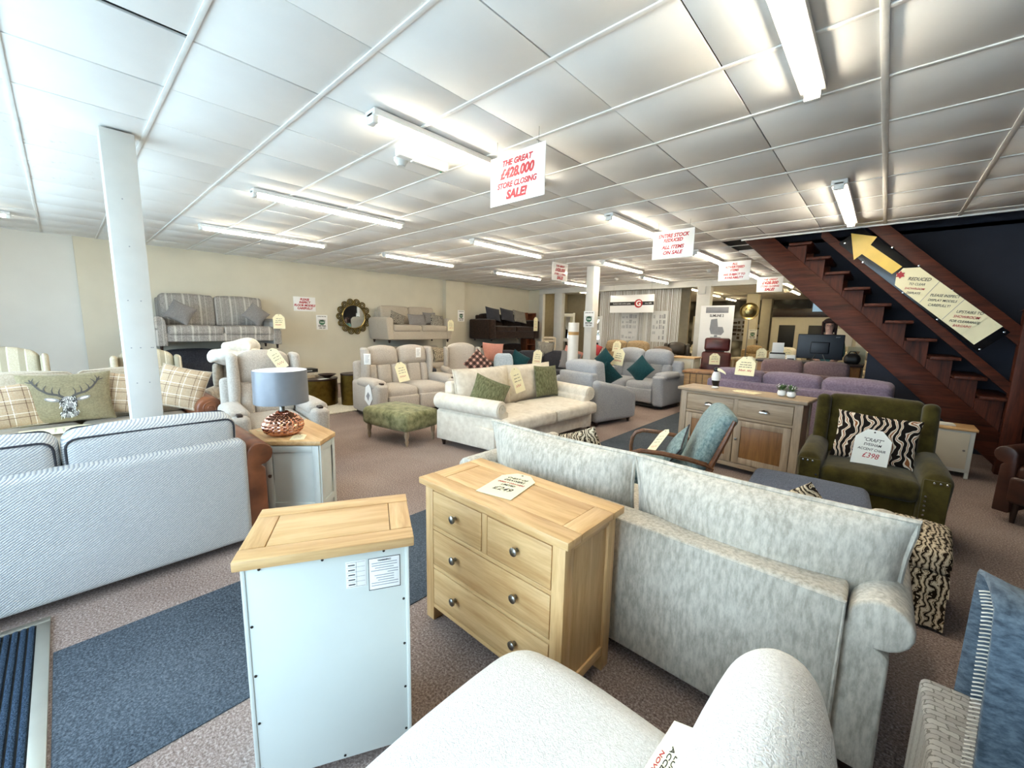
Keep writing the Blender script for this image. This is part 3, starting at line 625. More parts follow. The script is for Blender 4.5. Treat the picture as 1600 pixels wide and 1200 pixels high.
def recliner(name, label, cat, loc, rz, w, d, fab, h=1.08, aw=.2, ah=.6, n=1, sh=.46, group=None, knob=True, wing=True):
    t = thing(name, label, cat, (loc[0], loc[1], 0), rz, group); iw = w/2-aw
    MB().rbox((0, .02, .05), (w-.12, d-.2, .06), .01, 1).obj('plinth', 'black', t)
    MB().rbox((0, .05, .25), (2*iw, d-.15, .34), .03, 2).obj('base', fab, t)
    MB().rbox((0, d/2-.07, .48), (w-.08, .14, .78), .05, 2, 3).obj('back_shell', fab, t)
    for s in (-1, 1):
        def fn(o, tt): return [o[0], o[1]-.07*max(0, -tt[1])*(.5+.5*tt[2])**2, o[2]]
        a = MB().rbox((s*(iw+aw/2), -.02, .07+(ah-.1)/2), (aw-.01, d-.06, ah-.1), .05, 3, 4, (.015, .02, 0), fn).obj('arm', fab, t)
        MB().rbox((s*(iw+aw/2), -.1, ah-.05), (aw+.03, d-.32, .13), .06, 3, 3, (.0, .0, .02)).obj('arm_pad', fab, a)
        if knob: MB().rbox((s*(iw+aw/2), -d/2+.03, ah-.02), (.05, .09, .03), .012, 2).obj('wooden_knuckle', 'dark_foot', a)
        if wing:
            def fw(o, tt): return [o[0], o[1]-.05*(1-tt[2]**2), o[2]]
            MB().rbox((s*(iw+.03), d/2-.2, (h+ah)/2-.04), (.085, .22, h-ah+.06), .04, 3, 3, (.01, 0, 0), fw).obj('wing', fab, t)
    cw = 2*iw/n
    for k in range(n):
        x = -iw+cw*(k+.5)
        MB().rbox((x, -.1, sh-.06), (cw-.008, d-.3, .18), .07, 4, 4, (.0, .02, .03)).obj('seat_cushion', fab, t)
        MB().rbox((x, -d/2+.06, .24), (cw-.02, .09, .26), .03, 2, 2, (0, .02, 0)).obj('footrest', fab, t)
        mid = sh+(h-sh)*.52
        mx = T(x, d/2-.2, (sh+mid)/2, -10); m2 = T(x, d/2-.155, (mid+h)/2-.005, -10)
        for j, (x0, wd) in enumerate(((-cw*.36, cw*.27), (0, cw*.46), (cw*.36, cw*.27))):
            MB().rbox((x0, 0, 0), (wd, .2, mid-sh+.02), .045, 3, 3, (0, .025, 0), None, mx).obj('lumbar_panel', fab, t)
        def fh(o, tt): return [o[0]*(1-.05*max(0, tt[2])), o[1], o[2]-.03*abs(tt[0])**2*max(0, tt[2])]
        MB().rbox((0, 0, 0), (cw-.006, .22, h-mid+.02), .085, 4, 4, (0, .04, .02), fh, m2).obj('headrest', fab, t)
    return t
def wing_chair(name, label, loc, rz, fab, w=.78, d=.8, h=1.05, group=None, seat_fab=None):
    t = thing(name, label, 'armchair', (loc[0], loc[1], 0), rz, group)
    MB().rbox((0, 0, .28), (w-.2, d-.1, .22), .03, 2).obj('base', fab, t); MB().rbox((0, -.04, .42), (w-.24, d-.2, .14), .05, 3, 3, (0, .01, .02)).obj('seat_cushion', seat_fab or fab, t)
    def fb(o, tt): return [o[0]*(1-.06*tt[2]), o[1], o[2]-.05*abs(tt[0])**2.5*max(0, tt[2])]
    MB().rbox((0, 0, 0), (w-.2, .16, h-.36), .07, 4, 5, (0, .02, .03), fb, T(0, d/2-.12, .36+(h-.36)/2, -8)).obj('backrest', fab, t)
    for s in (-1, 1):
        MB().prism(scroll_profile(.13, .62, .07, s), -d+.06, -.06, 'xz', mtx=T(s*(w/2-.13), d/2, 0)).obj('arm', fab, t, bev=.015, sharp=60)
        def fw(o, tt): return [o[0], o[1]-.04*(1-tt[2]**2), o[2]]
        MB().rbox((s*(w/2-.08), d/2-.2, (h+.6)/2-.05), (.07, .24, h-.62), .035, 3, 3, (.0, 0, 0), fw).obj('wing', fab, t)
        for sy in (-1, 1): MB().lathe([(.016, 0), (.022, .1), (.028, .17)], 10, (s*(w/2-.14), sy*(d/2-.12), 0)).obj('leg', 'dark_foot', t)
    return t
def cushion(label, mat, loc, size, rz=0, lean=12, roll=0, group=None, name='scatter_cushion', piping=None, ear=.07):
    t = thing(name, label, 'cushion', loc, 0, group, rot=(radians(-lean), radians(roll), radians(rz))); t.rotation_mode = 'XYZ'
    t.rotation_euler = (T(0, 0, 0, -lean, 0, rz) @ Matrix.Rotation(radians(roll), 4, 'Y')).to_euler()
    MB().pillow(size[0], size[1], size[2], 14, ear).obj('cover', mat, t)
    if piping: MB().tube([(size[0]/2*u*(1-ear*(1-v*v)), 0, size[1]/2*v*(1-ear*(1-u*u))) for u, v in [(sin(pi*(k/10-.5)), 1) for k in range(10)]+[(1, -sin(pi*(k/10-.5))) for k in range(10)]+[(-sin(pi*(k/10-.5)), -1) for k in range(10)]+[(-1, sin(pi*(k/10-.5))) for k in range(10)]], .006, 6, True).obj('piping', piping, t)
    return t
def price_tag(label, loc, w=.16, h=.24, lean=10, rz=0, roll=0, lines=None, mat='card', seed=1, flat=False, rot=None, clip=.4):
    t = thing('price_tag', label, 'price tag', loc, 0, 'handwritten price tags')
    M_ = T(0, 0, 0, 0 if flat else 90-lean, 0, rz) @ Matrix.Rotation(radians(roll), 4, 'Z'); t.rotation_euler = rot if rot else M_.to_euler()
    c = w*.5; k = w*clip; P = [(-c, -h/2), (c, -h/2), (c, h/2-k*.8), (c-k*.75, h/2), (-c+k*.75, h/2), (-c, h/2-k*.8)]
    MB().prism(P, -.0012, .0012, 'xy').obj('card', mat, t, smooth=False)
    MB().lathe([(.006, .0013), (.006, .0018)], 10, (0, h/2-.018, 0)).obj('punched_hole', 'ink', t)
    if lines:
        for s, y, sz, ik in lines: text(s, sz, ik, t, (0, y, .0019), 'handwriting', .25, .0003, squeeze=.85, thick=.0003)
    else:
        scribble([(0, h*.2, w*.5, h*.05), (0, h*.07, w*.6, h*.05), (0, -h*.05, w*.66, h*.05)], 'ink', t, seed=seed, th=w*.016); scribble([(0, -h*.23, w*.66, h*.12)], 'red_ink', t, seed=seed+5, name='price', th=w*.022)
    return t
def legbox(mb, x, y, s, z0, z1): mb.box(x-s/2, x+s/2, y-s/2, y+s/2, z0, z1, .003)
def framed_top(t, w, d, z0, z1, mats=('oak_X', 'oak_Y'), fr=.085):
    g = .0018
    for s in (-1, 1): MB().box(-w/2, w/2, s*d/2, s*(d/2-fr), z0, z1, .004).obj('top_board', mats[0], t)
    for s in (-1, 1): MB().box(s*w/2-s*.001, s*(w/2-fr), -d/2+fr+g, d/2-fr-g, z0, z1, .004).obj('top_board', mats[1], t)
    MB().box(-w/2+fr+g, w/2-fr-g, -d/2+fr+g, d/2-fr-g, z0, z1-.0012, .003).obj('top_panel', mats[0], t)
# ------------------------------------------------------------------ foreground: white cabinet seen from behind
cb = thing('cabinet', 'white painted cabinet with oak top seen from its screwed back', 'cabinet', (-1.326, .566, 0), 241)
framed_top(cb, .507, .355, .788, .82, fr=.07)
for s in (-1, 1): MB().box(s*.238, s*.226, -.155, .158, 0, .788, .002).obj('side_panel', 'paint_sage', cb)
for s in (-1, 1): MB().box(s*.226, s*.185, .140, .158, 0, .05, .002).obj('foot_rail', 'paint_sage', cb)
MB().box(-.226, .226, .148, .155, .05, .788, .001).obj('back_panel', 'paint_back', cb)
MB().box(-.226, .226, -.14, .147, .06, .075, .002).obj('bottom_shelf', 'paint_sage', cb)
dr = MB().box(-.222, .222, -.162, -.142, .11, .56, .003).obj('door', 'paint_sage', cb); MB().lathe([(.008, 0), (.008, .012), (.016, .02), (0, .028)], 12, mtx=T(.18, -.162, .36, 90)).obj('knob', 'metal', dr)
dr = MB().box(-.222, .222, -.162, -.142, .57, .735, .003).obj('drawer', 'paint_sage', cb); MB().lathe([(.008, 0), (.008, .012), (.016, .02), (0, .028)], 12, mtx=T(0, -.162, .65, 90)).obj('knob', 'metal', dr)
for x, z in [(sx*.219, .1+.165*k) for sx in (-1, 1) for k in range(4)]+[(-.16, .775), (.02, .775), (.19, .775), (-.02, .062), (.2, .062), (-.2, .062)]:
    MB().lathe([(.0042, 0), (.0042, .002), (0, .003)], 8, mtx=T(x, .155, z, -90)).obj('screw', 'screw', cb)
stk = MB().box(-.21, -.112, .1552, .1562, .645, .755, .0002).obj('warning_label', 'paper', cb)
bd = MB()
for a in ((-.21, -.112, .753, .755), (-.21, -.112, .645, .647), (-.21, -.208, .645, .755), (-.114, -.112, .645, .755)): bd.cube(a[0], a[1], .1562, .1566, a[2], a[3])
bd.obj('label_border', 'ink', stk, smooth=False)
wr = MB()
for k, (x0, x1) in enumerate(((-.175, -.147), (-.2, -.122), (-.2, -.122), (-.19, -.132), (-.203, -.12), (-.203, -.17), (-.19, -.13), (-.19, -.135), (-.19, -.14), (-.203, -.12), (-.203, -.12))): wr.cube(x0, x1, .1562, .1565, .7435-k*.0085, .7460-k*.0085)
wr.obj('print_lines', 'grey_print', stk, smooth=False)
text('WARNING', .0085, 'ink', stk, (-.161, .1568, .7450), 'lettering', 0, .0002, (radians(90), 0, radians(180)), thick=.0001)
stk = MB().box(-.105, -.045, .1552, .1560, .665, .755, .0002).obj('specification_label', 'paper', cb)
wr = MB()
for k in range(6): wr.cube(-.102, -.048, .1560, .1562, .668+k*.0165, .6686+k*.0165)
wr.cube(-.0765, -.0757, .1560, .1562, .668, .75)
for k in range(5): wr.cube(-.072, -.052, .1560, .1563, .674+k*.0165, .6775+k*.0165)
wr.obj('print_lines', 'ink', stk, smooth=False)
# ------------------------------------------------------------------ foreground: oak chest of drawers
ch = thing('chest_of_drawers', 'light oak chest of four drawers with round metal knobs', 'chest of drawers', (-1.18, 1.33, 0))
framed_top(ch, .89, .42, .718, .75, fr=.09)
for sx in (-1, 1):
    for sy in (-1, 1): MB().box(sx*.42, sx*.362, sy*.187, sy*.13, 0, .716, .003).obj('corner_post', 'oak_Z', ch)
    MB().box(sx*.408, sx*.398, -.13, .13, .10, .716, .001).obj('side_panel', 'oak_Z', ch); MB().box(sx*.417, sx*.395, -.13, .13, .075, .118, .002).obj('side_rail', 'oak_Y', ch)
    MB().box(sx*.417, sx*.395, -.13, .13, .68, .716, .002).obj('side_rail', 'oak_Y', ch)
MB().box(-.40, .40, -.165, .18, .085, .70, .001).obj('carcass', 'oak_dark', ch)
for z0, z1 in ((.075, .098), (.292, .312), (.497, .517), (.698, .716)): MB().box(-.362, .362, -.186, -.15, z0, z1, .002).obj('front_rail', 'oak_X', ch)
MB().box(-.016, .016, -.186, -.15, .517, .698, .002).obj('drawer_divider', 'oak_Z', ch)
kn = None
for x0, x1, z0, z1, ks in ((-.359, -.019, .520, .695, (-.19,)), (.019, .359, .520, .695, (.19,)), (-.359, .359, .315, .494, (-.19, .19)), (-.359, .359, .101, .289, (-.19, .19))):
    dw = MB().box(x0, x1, -.1875, -.16, z0, z1, .003).obj('drawer', 'oak_X', ch)
    for x in ks:
        if kn is None: kn = MB().lathe([(.009, 0), (.008, .010), (.010, .014), (.018, .020), (.018, .027), (.012, .031), (0, .032)], 14, mtx=T(0, 0, 0, 90)).obj('knob', 'metal', dw); k_ = kn
        else: k_ = mesh_from(kn, 'knob', dw)
        k_.location = (x, -.1875, (z0+z1)/2+.005)
price_tag('cream price tag lying flat on the oak chest of drawers', (-1.235, 1.36, .7526), .185, .29, rz=12, flat=True, seed=3, lines=[('CHEST OF', .075, .028, 'ink'), ('DRAWERS', .045, .028, 'ink'), ('DIRECT DRAWERS', .012, .020, 'red_ink'), ('LIMITED', -.015, .024, 'ink'), ('£249', -.065, .055, 'ink')])
# ------------------------------------------------------------------ foreground: white boucle chair
bc = thing('boucle_chair', 'white boucle accent chair with rounded back in the foreground', 'chair', (-.45, .62, 0), 0)
def fs(o, tt): return [o[0], o[1]*(1-.06*max(0, -tt[0])**2), o[2]-.05*max(0, -tt[0])**3*(.5+.5*tt[2])]
MB().rbox((-.06, 0, .31), (.72, .80, .30), .13, 5, 6, (.03, .02, .03), fs).obj('seat', 'boucle', bc)
def fbk(o, tt): return [o[0]*(1-.28*tt[1]**2)*(1-.12*tt[2])-.03*tt[1]**2+.05*tt[2], o[1], o[2]-.08*abs(tt[1])**3*max(0, tt[2])]
MB().rbox((.34, .01, .50), (.225, .84, .72), .108, 6, 8, (.02, 0, .03), fbk).obj('backrest', 'boucle', bc)
MB().lathe([(.30, .0), (.30, .05), (.27, .06), (.27, .17)], 32).obj('swivel_base', 'dark_foot', bc)
_x = Vector((-.18, -.85, -.42)).normalized(); _z = Vector((-.74, -.25, .62)); _z = (_z-_x*_z.dot(_x)).normalized(); _yv = _z.cross(_x)
price_tag('cream price tag propped between the boucle seat and back', (-.235, .785, .575), .19, .16, seed=9, rot=Matrix((_x, _yv, _z)).transposed().to_euler(), lines=[('BUNTY', .03, .026, 'ink'), ('LUNA', .004, .024, 'ink'), ('ACCENT', -.022, .024, 'ink'), ('NOW', -.05, .022, 'red_ink')])
# ------------------------------------------------------------------ foreground: sofas
sofa('sofa', 'large oatmeal chenille sofa seen from behind on the right', 'sofa', (-.87, 2.075), 180, 2.09, .96, 'chenille', aw=.19, ah=.68, bh=.66, top=.90, knife=True, ct=.22, rr=.08, kw=1.13, kshift=-.11, bpipe='chenille', pr=.018, lift=.05, piping=False)
sofa('sofa', 'pale tweed sofa with tan leather arms seen from behind', 'sofa', (-3.41, -.065), -90, 1.90, .92, 'tweed', aw=.17, rr=.078, ah=.70, bh=.735, top=.91, ct=.2, afab='tan_leather', lift=.06, pipe='charcoal')
sofa('sofa', 'beige plain sofa with check trim holding the stag cushion', 'sofa', (-5.78, .045), 90, 2.15, .95, 'soft_check', aw=.24, ah=.66, bh=.90, top=.97, cfab='beige_plain', afab='tan_leather', lift=.08, lean=6)
cushion('black and tan patterned cushion at the left end of the chenille sofa', 'ikat_small', (-1.36, 2.16, .645), (.44, .42, .15), 180, 14, 20)
cushion('black and tan patterned cushion behind the chenille sofa back', 'ikat_small', (-.20, 2.22, .585), (.40, .40, .14), 180, 18, 38)
# grey woven armchair with blue throw at the right edge
wv = thing('woven_armchair', 'grey basket weave armchair at the bottom right corner', 'armchair', (.52, 1.12, 0), 0)
MB().rbox((0, 0, .26), (.44, .6, .28), .03, 2).obj('base', 'basket_weave', wv)
for s in (-1, 1):
    MB().rbox((s*.285, -.02, .34), (.125, .76, .50), .018, 2, 3, (.004, .004, 0)).obj('arm', 'basket_weave', wv)
    for sy in (-1, 1): MB().lathe([(.014, 0), (.022, .1)], 10, (s*.28, sy*.3, 0)).obj('foot', 'dark_foot', wv)
MB().rbox((0, -.05, .43), (.43, .58, .12), .04, 2, 2, (0, 0, .02)).obj('seat_cushion', 'basket_weave', wv)
MB().rbox((.03, .34, .48), (.42, .14, .66), .05, 3, 3).obj('backrest', 'basket_weave', wv)
th = thing('wool_throw', 'blue fringed wool throw draped over the woven armchair back', 'throw', (.56, 1.30, 0), 0)
rows = []
for i in range(19):
    u = i/18; row = []
    for j in range(13):
        v = j/12; x = -.325+.66*v
        if u < .55: q = u/.55; y = -.14+.10*q**1.2+.015*sin(v*14); z = .42+.50*q
        elif u < .72: q = (u-.55)/.17; y = -.04+.2*q; z = .92+.02*sin(pi*q)
        else: q = (u-.72)/.28; y = .165+.01*q; z = .92-.4*q
        row.append((x, y+.012*sin(v*17+u*3), z-.02*sin(v*9)))
    rows.append(row)
sl = MB().quadgrid(rows).obj('cloth', 'denim_wool', th, sharp=90).modifiers.new('thickness', 'SOLIDIFY'); sl.thickness = .012; sl.offset = 1
MB().tube([Vector(r[4])+Vector((0, -.010, .004)) for r in rows[:14]], .004, 5).obj('seam', 'navy_wool', th)
fr = MB()
for i in range(0, 11):
    p = Vector(rows[i][0]); q = Vector(rows[i+1][0])
    for k in range(6):
        a = p.lerp(q, k/6); fr.tube([a, a+Vector((-.008, -.002, -.001)), a+Vector((-.016, -.003, -.004))], .0018, 4)
fr.obj('fringe', 'rug_cream', th)['kind'] = 'stuff'
# ------------------------------------------------------------------ right hand group
gc = thing('velvet_armchair', 'olive green velvet armchair with brass studded arms', 'armchair', (.01, 4.17, 0), 2)
MB().rbox((0, .02, .27), (.56, .74, .26), .025, 2).obj('base', 'green_velvet', gc); MB().rbox((0, -.09, .42), (.55, .60, .15), .05, 3, 4, (0, .015, .025)).obj('seat_cushion', 'green_velvet', gc)
MB().rbox((0, 0, 0), (.60, .15, .60), .05, 3, 4, (0, .02, .01), None, T(0, .29, .67, -9)).obj('backrest', 'green_velvet', gc)
for s in (-1, 1):
    MB().rbox((0, 0, 0), (.10, .20, .58), .045, 3, 3, (0, .0, .0), None, T(s*.325, .24, .675, -9)).obj('wing', 'green_velvet', gc)
    def fa(o, tt): return [o[0]+s*.02*max(0, tt[2])*max(0, -tt[1]), o[1], o[2]-.05*max(0, -tt[1])**3*(.5+.5*tt[2])]
    a = MB().rbox((s*.335, -.03, .34), (.15, .74, .52), .06, 4, 4, (.01, 0, .02), fa).obj('arm', 'green_velvet', gc)
    f_ = MB().rbox((s*.34, -.395, .31), (.13, .02, .46), .008, 1).obj('arm_front', 'green_velvet', a)
    for k in range(15):
        px, pz = (s*(.34-.045), .52-.032*k) if k > 2 else (s*(.34-.045+.03*(3-k)), .525)
        MB().lathe([(.0085, 0), (.007, .005), (0, .007)], 8, mtx=T(px, -.405, pz, 90)).obj('stud', 'chrome', a)
    for sy in (-1, 1): MB().lathe([(.016, 0), (.026, .15)], 10, (s*.3, sy*.3, 0)).obj('leg', 'dark_foot', gc)
cushion('black and cream ikat cushion on the green velvet armchair', 'ikat', (.03, 4.17, .68), (.50, .38, .15), 2, 16, 3)
price_tag('white price tag on the seat of the green velvet armchair', (.02, 4.03, .635), .21, .28, lean=16, rz=4, roll=-4, mat='card_white', seed=4, lines=[('"CRAFT"', .06, .036, 'ink'), ('EVESHAM', .025, .028, 'ink'), ('ACCENT CHAIR', -.012, .026, 'ink'), ('£398', -.058, .055, 'red_ink')])
ot = thing('footstool', 'dark blue tweed ottoman in front of the velvet armchair', 'footstool', (-.27, 3.2, 0), 4)
MB().rbox((0, 0, .31), (.66, .58, .34), .05, 3, 4, (0, 0, .025)).obj('cushion_top', 'navy_wool', ot); MB().rbox((0, 0, .20), (.63, .55, .17), .02, 2).obj('base', 'black', ot)
for sx in (-1, 1):
    for sy in (-1, 1): MB().lathe([(.014, 0), (.024, .12)], 10, (sx*.27, sy*.23, 0)).obj('leg', 'dark_foot', ot)
ik = thing('pouffe', 'small skirted pouffe in black and cream ikat fabric', 'footstool', (.24, 3.08, 0), -4)
MB().rbox((0, 0, .36), (.30, .48, .12), .035, 3, 3, (0, 0, .03)).obj('cushion_top', 'ikat_small', ik)
for z0, z1, nm in ((.20, .31, 'upper_skirt'), (.02, .21, 'lower_skirt')):
    rr = []
    for q in range(5):
        z = z1-(z1-z0)*q/4; row = []
        for k in range(64):
            a = 2*pi*k/64; fl_ = 1+.012*q*(1 if k % 4 < 2 else -.2); c_, s_ = cos(a), sin(a); m_ = max(abs(c_), abs(s_)); row.append((.148*c_/m_*fl_, .236*s_/m_*fl_, z))
        rr.append(row)
    MB().quadgrid(rr, True).obj(nm, 'ikat_small', ik)
MB().cube(-.13, .13, -.22, .22, .02, .31).obj('frame', 'dark_foot', ik, smooth=False)
lc = wing_chair('leather_armchair', 'dark brown leather armchair cut off by the right edge', (1.38, 5.15), -30, 'brown_leather', .95, .9, 1.0)
wc = thing('cabinet', 'small white cabinet with oak top against the stair wall', 'cabinet', (.62, 6.38, 0), 0)
MB().box(-.2, .2, -.17, .17, .505, .53, .004).obj('top', 'oak_X', wc); MB().box(-.185, .185, -.15, .15, .06, .505, .003).obj('body', 'paint_sage', wc)
dr = MB().box(-.15, .15, -.158, -.148, .10, .48, .002).obj('door', 'paint_cream', wc); MB().lathe([(.006, 0), (.011, .014), (0, .02)], 10, mtx=T(.12, -.158, .3, 90)).obj('knob', 'metal', dr)
for sx in (-1, 1):
    for sy in (-1, 1): legm = MB().box(sx*.185, sx*.155, sy*.15, sy*.12, 0, .07, .002).obj('leg', 'paint_sage', wc)
bx = thing('book', 'thin closed book lying on the small white cabinet', 'book', (.56, 6.36, .531), 5); MB().box(-.1, .1, -.07, .07, 0, .004, .001).obj('cover', 'paper', bx); MB().box(-.097, .097, -.067, .067, .004, .016, .001).obj('pages', 'card_white', bx)
# sideboard
sd = thing('sideboard', 'grey washed oak sideboard with cup handles and two doors', 'sideboard', (-1.053, 4.83, 0), -5.2)
MB().rbox((0, 0, .832), (1.24, .40, .036), .012, 2).obj('top', 'greyoak_X', sd)
for sx in (-1, 1):
    for sy in (-1, 1): MB().box(sx*.585, sx*.515, sy*.175, sy*.115, 0, .813, .004).obj('corner_post', 'greyoak_Z', sd)
    MB().box(sx*.575, sx*.565, -.115, .115, .07, .813, .001).obj('side_panel', 'greyoak_Z', sd)
MB().box(-.56, .56, -.15, .17, .08, .81, .002).obj('carcass', 'oak_dark', sd)
for z0, z1 in ((.06, .105), (.575, .60), (.785, .813)): MB().box(-.515, .515, -.172, -.145, z0, z1, .002).obj('front_rail', 'greyoak_X', sd)
for s in (-1, 1):
    dw = MB().box(s*.022, s*.51, -.174, -.15, .605, .78, .003).obj('drawer', 'greyoak_X', sd)
    hd = MB(); rr = []
    for i in range(7):
        a = pi*i/12; rr.append([(s*.266+.045*cos(b*pi/10)*1.0, -.174-.026*sin(a) if i else -.174, .685+.026*sin(b*pi/10)*cos(a)) for b in range(11)])
    hd.quadgrid(rr).obj('cup_handle', 'chrome', dw); MB().tube([(s*.266-.048, -.178, .685), (s*.266-.03, -.19, .706), (s*.266, -.198, .714), (s*.266+.03, -.19, .706), (s*.266+.048, -.178, .685)], .005, 6).obj('handle_rim', 'chrome', dw)
    x0, x1 = s*.004, s*.51
    do = MB().box(x0, s*.07, -.176, -.152, .11, .57, .003).box(x1, s*.445, -.176, -.152, .11, .57, .003).box(s*.07, s*.445, -.176, -.152, .11, .175, .003).box(s*.07, s*.445, -.176, -.152, .51, .57, .003).obj('door', 'greyoak_Z', sd)
    MB().box(s*.07, s*.445, -.166, -.158, .175, .51, .001).obj('door_panel', 'oak_dark', do); MB().lathe([(.006, 0), (.007, .012), (.014, .02), (0, .027)], 12, mtx=T(s*.036, -.176, .37, 90)).obj('knob', 'metal', do)
MB().box(-.022, .022, -.172, -.15, .60, .79, .002).obj('drawer_divider', 'greyoak_Z', sd)
bd = thing('bird_ornament', 'black and white carved toucan ornament standing on the sideboard', 'ornament', (-1.33, 4.83, .851), -5)
MB().lathe([(0, .0), (.034, .004), (.04, .012), (.03, .02), (.022, .03)], 14).obj('feet', 'white_pot', bd); MB().lathe([(.022, .02), (.034, .05), (.042, .09)], 16).obj('lower_body', 'black_gloss', bd); MB().lathe([(.042, .09), (.047, .125), (.04, .16), (.026, .19)], 16).obj('breast', 'white_pot', bd)
MB().rbox((0, .018, .075), (.06, .04, .13), .018, 2, 2).obj('wing_pair', 'black_gloss', bd); MB().rbox((0, .0, .205), (.058, .066, .062), .028, 3).obj('head', 'black_gloss', bd); MB().tube([(.02, -.012, .21), (.055, -.03, .205), (.10, -.045, .185), (.115, -.05, .17)], [.017, .016, .010, .003], 8).obj('beak', 'card', bd)
price_tag('cream price tag lying flat on the oak sideboard', (-1.02, 4.80, .8517), .16, .25, rz=75, flat=True, seed=12)
for k, (x, y, lb) in enumerate(((-.70, 4.80, 'white pot of greenery nearer the sideboard middle'), (-.615, 4.77, 'white pot of greenery nearer the sideboard end'))):
    pp = thing('potted_plant', lb, 'plant', (x, y, .851)); MB().lathe([(.02, 0), (.036, .012), (.04, .035), (.034, .055), (.03, .055), (.034, .035), (0, .03)], 18).obj('pot', 'white_pot', pp)
    lf = MB(); rn = random.Random(k+3)
    for q in range(70):
        a = rn.uniform(0, 2*pi); e = rn.uniform(.15, 1.2); L = rn.uniform(.04, .085); dv = Vector((cos(a)*cos(e), sin(a)*cos(e), sin(e))); b_ = Vector((0, 0, .05))+dv*L*.4; sd_ = dv.cross(Vector((0, 0, 1))).normalized()*.007
        lf.add([b_, b_+dv*L*.35+sd_, b_+dv*L*.7, b_+dv*L*.35-sd_], [(0, 1, 2, 3)])
    lf.obj('foliage', 'leaf', pp, smooth=False)['kind'] = 'stuff'
    fw = MB()
    for q in range(9):
        a = rn.uniform(0, 2*pi); fw.rbox((.035*cos(a), .035*sin(a), rn.uniform(.085, .12)), (.009, .009, .009), .004, 1)
    fw.obj('blossom', 'white_pot', pp)['kind'] = 'stuff'
# wooden arm lounge chair
rc = thing('lounge_chair', 'teal wool lounge chair with bent walnut arms', 'armchair', (-1.19, 3.275, 0), -67); rc.scale = (1, .84, 1)
for s in (-1, 1):
    x = s*.33
    MB().tube([(x, -.34, .0), (x, -.375, .2), (x, -.395, .42), (x, -.385, .50), (x, -.35, .55), (x, -.28, .575), (x, -.1, .572), (x, .12, .55), (x, .26, .525), (x, .315, .50), (x, .27, .40), (x, .2, .25), (x, .16, .18)], .019, 8).obj('arm_frame', 'walnut', rc)
    MB().tube([(x*.96, .10, .06), (x*.96, .2, .3), (x*.96, .30, .5), (x*.96, .40, .72), (x*.96, .455, .86)], [.02, .022, .024, .021, .016], 8).obj('back_upright', 'walnut', rc); MB().tube([(x*.96, .27, .42), (x*.96, .42, .15), (x*.96, .48, 0)], .018, 8).obj('rear_leg', 'walnut', rc)
for y, z in ((-.36, .26), (.2, .22)): MB().tube([(-.33, y, z), (.33, y, z)], .015, 8).obj('cross_rail', 'walnut', rc)
MB().rbox((0, 0, 0), (.60, .62, .15), .06, 4, 4, (0, 0, .02), None, T(0, -.10, .345, 5)).obj('seat_cushion', 'teal_wool', rc)
def fbr(o, tt): return [o[0], o[1]+.06*max(0, tt[2])**3, o[2]]
MB().rbox((0, 0, 0), (.60, .14, .60), .06, 4, 5, (0, .02, .01), fbr, T(0, .29, .63, -23)).obj('back_cushion', 'teal_wool', rc)
cushion('small teal cushion lying on the lounge chair seat', 'teal_wool', (-1.13, 3.20, .56), (.30, .30, .11), -67, 26, 30, piping='charcoal')
price_tag('folded cream price tag leaning on the lounge chair cushion', (-1.255, 3.15, .60), .12, .26, lean=45, rz=-50, roll=25, seed=21)
# two purple sofas
sofa('sofa', 'purple three cushion sofa seen from behind the sideboard', 'sofa', (-.78, 6.47), 171.5, 2.26, .88, 'purple', 'block', aw=.16, ah=.6, bh=.81, top=.97, nb=3, ns=3, ct=.2, piping=False)
sofa('sofa', 'mauve two cushion sofa behind the purple sofa', 'sofa', (-.88, 7.78), 184, 1.30, .86, 'mauve', 'block', aw=.10, ah=.62, bh=.86, top=1.06, nb=2, ns=2, ct=.2, piping=False)
price_tag('large cream price tag on the purple sofa back', (-1.33, 6.10, 1.02), .24, .25, lean=10, rz=-8, seed=31)
# ------------------------------------------------------------------ left hand group
cu = thing('corner_unit', 'cream corner cabinet with angled oak top under the table lamp', 'cabinet', (0, 0, 0))
P = [(-3.79, .96), (-3.36, .94), (-3.07, 1.24), (-3.26, 1.44), (-3.89, 1.46)]
ctr = (-3.45, 1.22)
def inset(P, k): return [(ctr[0]+(x-ctr[0])*k, ctr[1]+(y-ctr[1])*k) for x, y in P]
MB().prism(P, .565, .6, 'xy').obj('top', 'oak_X', cu, bev=.004); B = inset(P, .93); MB().prism(B, .0, .565, 'xy').obj('body', 'paint_sage', cu, bev=.002)
for i in (1, 2):
    a, b = Vector(B[i]+(0,)), Vector(B[(i+1) % 5]+(0,)); d = (b-a).normalized(); n = Vector((d.y, -d.x, 0)); L = (b-a).length
    mx = Matrix((d.to_4d()*1, (-n).to_4d(), (0, 0, 1, 0), (0, 0, 0, 1))).transposed(); mx.translation = a; mx[3][3] = 1
    pn = MB().box(.0, .045, -.012, 0, .0, .56, .002, mx).box(L-.045, L, -.012, 0, 0, .56, .002, mx).box(.045, L-.045, -.012, 0, .06, .11, .002, mx).box(.045, L-.045, -.012, 0, .51, .56, .002, mx).obj('door' if i == 1 else 'side_frame', 'paint_sage', cu)
    if i == 1: MB().lathe([(.006, 0), (.007, .012), (.014, .02), (0, .027)], 12, mtx=mx @ T(.03, -.012, .33, 90)).obj('knob', 'metal', pn)
lp = thing('table_lamp', 'table lamp with copper mosaic base and grey drum shade', 'lamp', (-3.47, 1.12, .6), 0)
prof = [(.06, 0), (.1, .006), (.135, .035), (.148, .07), (.142, .105), (.115, .14), (.075, .165), (.045, .178), (.035, .19)]
rows = []; nn = 44; R_ = 26
